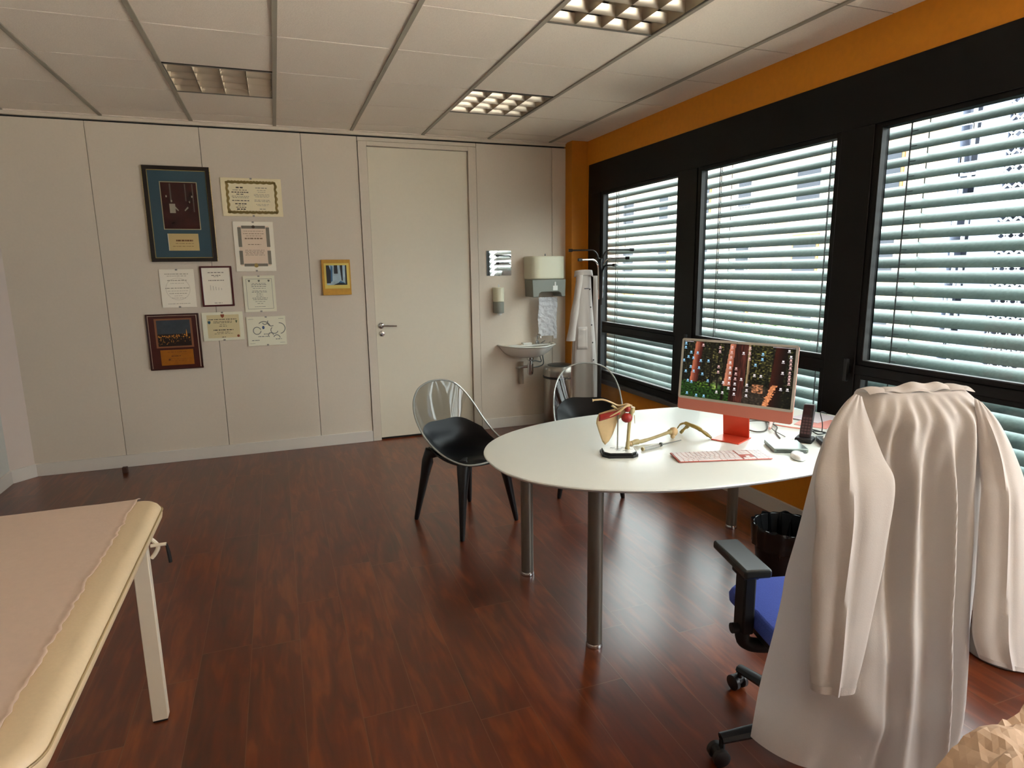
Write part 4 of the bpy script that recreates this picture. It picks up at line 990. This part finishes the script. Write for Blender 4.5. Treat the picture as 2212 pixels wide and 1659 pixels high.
# ------------------------------------------------------------------ coat over the office chair
P0 = Vector((1.35, -4.61, 0)); EV = Vector((.9707, -.2402, 0)); NV_ = Vector((-.2402, -.9707, 0))
t = thing('white_coat', 'long white coat draped over the back of the office chair, sleeves hanging', 'coat', (1.35, -4.61, 0))
BODY = [ ((-0.152, 1.223), (0.12, 1.224)), ((-0.184, 1.193), (0.151, 1.194)), ((-0.22, 1.138), (0.183, 1.138)), ((-0.248, 1.06), (0.197, 1.038)), ((-0.263, 0.992), (0.198, 0.942)), ((-0.276, 0.922), (0.197, 0.856)), ((-0.291, 0.851), (0.199, 0.743)), ((-0.313, 0.768), (0.202, 0.64)), ((-0.323, 0.707), (0.205, 0.547)), ((-0.341, 0.608), (0.211, 0.464)), ((-0.363, 0.481), (0.213, 0.373)), ((-0.375, 0.377), (0.199, 0.276)), ((-0.382, 0.317), (0.185, 0.135)) ]
SL = [ ((-0.202, 1.231), (-0.183, 1.223)), ((-0.259, 1.169), (-0.167, 1.166)), ((-0.302, 1.09), (-0.146, 1.088)), ((-0.327, 1.03), (-0.134, 1.037)), ((-0.325, 0.945), (-0.145, 0.934)), ((-0.326, 0.853), (-0.151, 0.841)), ((-0.321, 0.735), (-0.165, 0.723)), ((-0.314, 0.613), (-0.179, 0.601)), ((-0.306, 0.535), (-0.194, 0.521)) ]
SR = [ ((0.09, 1.213), (0.115, 1.199)), ((0.099, 1.146), (0.156, 1.148)), ((0.105, 1.03), (0.213, 1.026)), ((0.103, 0.971), (0.234, 0.919)), ((0.115, 0.788), (0.272, 0.714)), ((0.125, 0.636), (0.295, 0.578)), ((0.154, 0.558), (0.309, 0.506)) ]
def rowat(T, v):
    f = v*(len(T)-1); i = min(int(f), len(T)-2); u = f-i
    def cr(k, j):
        a, b_, c, d_ = [T[max(0, min(len(T)-1, q))][k][j] for q in (i-1, i, i+1, i+2)]
        return .5*((2*b_)+(c-a)*u+(2*a-5*b_+4*c-d_)*u*u+(3*b_-a-3*c+d_)*u**3)
    return (cr(0,0), cr(0,1)), (cr(1,0), cr(1,1))
def W_(s_, o, z): X = EV*s_+NV_*o; return (X.x, X.y, z)
OUTL = [(1880,2108),(1850,2130),(1815,2150),(1785,2150),(1768,2140),(1752,2130),(1735,2120),(1712,2112),(1700,2105),(1680,2101),(1655,2094),(1640,2074),(1632,2055)]
def fold_u(v, a, b_):      # share of the cloth width where a straight hanging fold lies
    f = v*12; i = min(int(f), 11); k = f-i; l = lerp(OUTL[i][0], OUTL[i+1][0], k); r_ = lerp(OUTL[i][1], OUTL[i+1][1], k)
    return (lerp(a, b_, v)-l)/(r_-l)
def ridge(u, c, w): d_ = (u-c)/w; return math.exp(-d_*d_)
def coat(u, v):
    (a, za), (b_, zb) = rowat(BODY, v); s_ = lerp(a, b_, u); z = lerp(za, zb, u)
    amp = .030*smoothstep(.02, .35, v)
    o = .055*math.sin(PI*u)**.6*smoothstep(0, .15, v)+.02*v
    for a, b_, am, w_ in ((2011,1986,1.0,.035),(2032,2012,-.7,.035),(1942,1888,.75,.045),(1915,1850,-.6,.05),(1968,1950,-.5,.04),(2062,2046,.45,.04),(2085,2070,-.4,.03),(1900,1836,.35,.03),(1872,1740,-.35,.06)):
        o += amp*am*ridge(u, fold_u(v, a, b_), w_)
    o += .03*smoothstep(.5, .75, v)*(1-smoothstep(.75, 1, v))*ridge(u, .25+.35*(v-.6), .25)
    o += .022*smoothstep(.62, .35, u)*smoothstep(-.02, .15, u)*math.exp(-((v-(.74+.26*u))/.050)**2)  # slanting fold shaped to catch light, imitating glow through the cloth
    o += .004*smoothstep(.0,.12,v)*math.sin(u*62)*smoothstep(.5,.1,v)+.004*noise.noise(Vector((u*6, v*5, 2)))
    edge = abs(2*u-1)**8; o -= .045*edge
    return W_(s_, o, z)
m = M().grid(coat, 110, 90); o = m.build('back_panel', coatm, t, smooth=True)
def topf(u, v):      # cloth passing over the top of the backrest, then down its front
    (a, za), (b_, zb) = rowat(BODY, 0); s_ = lerp(a, b_, u)
    if v < .3: k = v/.3; o = lerp(0, -.055, k); z = lerp(za, zb, u)+.010*math.sin(PI*k)+.004*math.sin(u*17)
    else: k = (v-.3)/.7; o = -.055-.05*math.sin(k*1.5)-.02*k; z = lerp(za, zb, u)-.42*k; s_ = lerp(s_, s_*1.1, k)
    o += -.045*(1 if u in (0, 1) else 0)*0
    return W_(s_, o-.0, z)
M().grid(topf, 50, 26).build('front_panel', coatm, t, smooth=True)
def coll(u, v):
    s_ = lerp(-.115, .105, u); k = math.sin(PI*u)
    return W_(s_, -.005-.045*v, 1.226+.016*k*math.sin(PI*min(1, v*1.1))+.003*math.sin(u*20))
M().grid(coll, 40, 8).build('collar', coatm2, t, smooth=True, solid=.003)
def sleeve(T, ob, fl, crease):
    def f(u, v):
        (a, za), (b_, zb) = rowat(T, v); an = 2*PI*u; c_ = -math.cos(an)
        k = (c_+1)/2; s_ = lerp(a, b_, k); z = lerp(za, zb, k); th = fl*smoothstep(-.1, .3, v)
        o = ob(v)+th*math.sin(an)
        if math.sin(an) > 0: o += crease*ridge(k, lerp(.30,.46,v), .06)*smoothstep(.05, .3, v) + .004*noise.noise(Vector((k*4, v*4, 5)))
        return W_(s_, o, z)
    return f
M().grid(sleeve(SL, lambda v: lerp(.015, .095, smoothstep(0, .5, v)), .018, .014), 56, 60, True).build('left_sleeve', coatm, t, smooth=True)
M().grid(sleeve(SR, lambda v: lerp(.030, .07, smoothstep(0, .5, v)), .018, .010), 56, 60, True).build('right_sleeve', coatm, t, smooth=True)
def cuff(T, ob, fl):
    f0 = sleeve(T, ob, fl+.002, 0)
    return lambda u, v: f0(u, lerp(.955, 1.0, v))
M().grid(cuff(SR, lambda v: lerp(.030, .07, smoothstep(0, .5, v)), .020), 40, 3, True).build('right_cuff', coatm2, t, smooth=True)
M().grid(cuff(SL, lambda v: lerp(.015, .095, smoothstep(0, .5, v)), .020), 40, 3, True).build('left_cuff', coatm2, t, smooth=True)

# ------------------------------------------------------------------ waste bin with liner
t = thing('waste_bin', 'round black waste bin with a black bag over its rim, under the table', 'bin', (2.125, -3.43, 0))
M().lathe([(.115,0),(.120,.01),(.150,.30),(.146,.30),(.116,.012),(0,.012)], 36).build('bucket', blackp, t, smooth=True)
def bag(u, v):
    a = 2*PI*u; w_ = .004*math.sin(a*17)+.003*noise.noise(Vector((math.cos(a)*4, math.sin(a)*4, v*6)))
    if v < .5: k = v/.5; r_ = lerp(.152, .156, k)+w_*1.2; z = lerp(.20, .306, k)+.004*math.sin(a*9)*k
    else: k = (v-.5)/.5; r_ = lerp(.153, .11, k)+w_*2; z = lerp(.306, .06, k)+.004*math.sin(a*9)*(1-k)
    return (r_*math.cos(a), r_*math.sin(a), z)
M().grid(bag, 90, 24, True).build('bag', mat('bin_liner',(16,16,17),.22, nscale=30, bump=.2), t, smooth=True)

# ------------------------------------------------------------------ treatment couch, left foreground
vinyl = mat('cream_vinyl', (222,198,160), .38, nscale=120, bump=.12, namt=.02); creamp = mat('cream_painted_steel', (226,214,192), .35)
t = thing('treatment_couch', 'cream vinyl treatment couch on square legs, in the left foreground', 'couch', (-.86, -3.86, 0))
def mattress(x0, x1, y0, y1, z0, z1, r, name):
    rings = []
    for k in range(9):
        a = -PI/2+PI*k/8; ins = .035*(1-math.cos(a)); zz = (z0+z1)/2+(z1-z0)/2*math.sin(a); rings.append((ins, zz))
    rings += [(.09, z1+.004), (.16, z1+.006)]
    vs = []; n = 40
    for ins, zz in rings:
        for c in range(4):
            cx = (x1 if c in (0, 3) else x0); cy = (y1 if c in (0, 1) else y0); sx = 1 if c in (0, 3) else -1; sy = 1 if c in (0, 1) else -1
            for q in range(10):
                a = [0, PI/2, PI, 1.5*PI][c]+PI/2*q/9; rr_ = max(.02, r-ins); cr_ = max(r, ins+.02)
                vs.append((cx-sx*cr_+rr_*math.cos(a), cy-sy*cr_+rr_*math.sin(a), zz))
    fs = [(i*n+q, i*n+(q+1)%n, (i+1)*n+(q+1)%n, (i+1)*n+q) for i in range(len(rings)-1) for q in range(n)]+[tuple(range(n))[::-1], tuple((len(rings)-1)*n+q for q in range(n))]
    o = M().add(vs, fs).build(name, vinyl, t, smooth=True)
    loop = []
    for zz in ((z0+z1)/2+.012,):
        base = [Vector(v) for v in vs[4*n:5*n]]
        loop = [Vector((v.x, v.y, zz)) for v in base]+[Vector((base[0].x, base[0].y, zz))]
    M().tube(loop, .0028, 6, cap=False).build('piping', mat('seam_piping',(170,146,104),.5), o, smooth=True)
    return o
mattress(-.33, .345, -.665, .655, .670, .748, .075, 'mattress')
mattress(-.33, .345, -1.26, -.675, .675, .750, .075, 'head_cushion')
M().box(-.28, .30, -1.20, .61, .655, .672).build('base_board', creamp, t, bev=.003)
for x, y in ((.285, .478), (-.26, .478), (.285, -1.12), (-.26, -1.12)):
    lg = M().box(x-.024, x+.024, y-.018, y+.018, .006, .656).build('leg', creamp, t, bev=.002)
    M().box(x-.022, x+.022, y-.016, y+.016, 0, .007).build('leg_foot', blackm, lg)
M().box(-.26, .285, .46, .496, .60, .655).box(-.26, .285, -1.138, -1.10, .60, .655).build('cross_rail', creamp, t, bev=.002)
m = M().tube(bez([(.315,.50,.655),(.335,.50,.625),(.325,.50,.60),(.312,.50,.585)], 4), .007, 8)
lt = m.build('side_latch', creamp, t, smooth=True)
M().tube([(.315,.49,.632),(.362,.49,.632)], .006, 8).build('latch_rod', creamp, lt, smooth=True)
M().tube([(.362,.49,.632),(.366,.49,.60),(.368,.49,.565)], [.004,.006,.006], 8).build('latch_grip', blackp, lt, smooth=True, label='black rubber latch grip')
# paper cover on the couch
def sheet(u, v):
    xr = -.588-.004*noise.noise(Vector((v*60, 3, 1)))*2-.010*max(0, noise.noise(Vector((v*16, 9, 1))))
    x = lerp(-1.215, xr, u); y = lerp(-5.10, -3.212, v); z = .7575+.0018*noise.noise(Vector((x*7, y*5, 0)))
    edge = smoothstep(.975, 1, u); z += edge*(.003+.006*max(0, noise.noise(Vector((v*50, 0, 4)))))
    z -= smoothstep(.03, .0, u)*.02; z -= .012*smoothstep(.04, .0, -3.206-y)
    if -4.55 < y < -4.50: z += .002
    return (x, y, z-.0005)
o = M().grid(sheet, 80, 500).build('paper_sheet', paperm, None, smooth=True, solid=.0008)
tag(o, 'pinkish disposable paper sheet with a torn edge covering the cream couch', 'paper sheet')

# ------------------------------------------------------------------ stool with crumpled paper, bottom right corner
t = thing('padded_stool', 'round cream stool at the bottom right corner, under crumpled brown paper', 'stool', (1.33, -5.13, 0))
M().lathe([(.17,.50),(.20,.51),(.21,.54),(.20,.57),(.16,.58),(0,.58)], 32).build('seat', vinyl, t, smooth=True)
M().tube([(0,0,.06),(0,0,.50)], .025, 14).build('column', chrome, t, smooth=True)
for q in range(5):
    a = q*2*PI/5; M().tube([(0,0,.09),(.2*math.cos(a),.2*math.sin(a),.03)], [.02,.014], 8).build('base_leg', chrome, t, smooth=True)
    M().blob((.2*math.cos(a),.2*math.sin(a),.022), .022, 10, 8).build('caster', blackp, t, smooth=True)
kraft = cloth_mat('brown_wrapping_paper', (196,168,142), .1, .2, 40)
def crum(u, v):
    x = lerp(-.33, .36, u); y = lerp(-.32, .215, v)
    y2 = y+.012*noise.noise(Vector((u*14, 2, v)))*(v > .9)
    f1 = noise.noise(Vector((u*3.1, v*2.7, 5))); f2 = noise.noise(Vector((u*7, v*8, 8)))
    r_ = math.hypot(x, y); z = .596+.050*abs(f1)+.030*abs(f2)+.012*abs(noise.noise(Vector((u*19, v*17, 3))))-.09*smoothstep(.2, .42, r_)
    z += .02*math.exp(-((y+.35*x-.05)/.02)**2)+.015*math.exp(-((y-.5*x-.02)/.018)**2)
    return (x, y2, z)
o = M().grid(crum, 44, 40).build('wrapping_paper', kraft, None, smooth=False, solid=.001); o.location = (1.33, -5.13, 0)
tag(o, 'crumpled light brown paper at the bottom right corner of the picture', 'paper')
# grey appliance by the window wall, right edge
t = thing('appliance', 'grey rounded appliance with a white tube handle by the window wall, right of the coat', 'appliance', (2.50, -4.20, 0))
M().lathe([(.12,.0),(.13,.01),(.13,.05),(.10,.10),(.11,.20),(.115,.30),(.09,.36),(.03,.39),(0,.39)], 28).build('body', mat('appliance_grey',(150,150,150),.4), t, smooth=True)
M().tube(bez([(-.03,0,.38),(-.04,0,.44),(0,0,.47),(.04,0,.44),(.03,0,.38)], 6), .010, 8).build('handle', whitep, t, smooth=True)
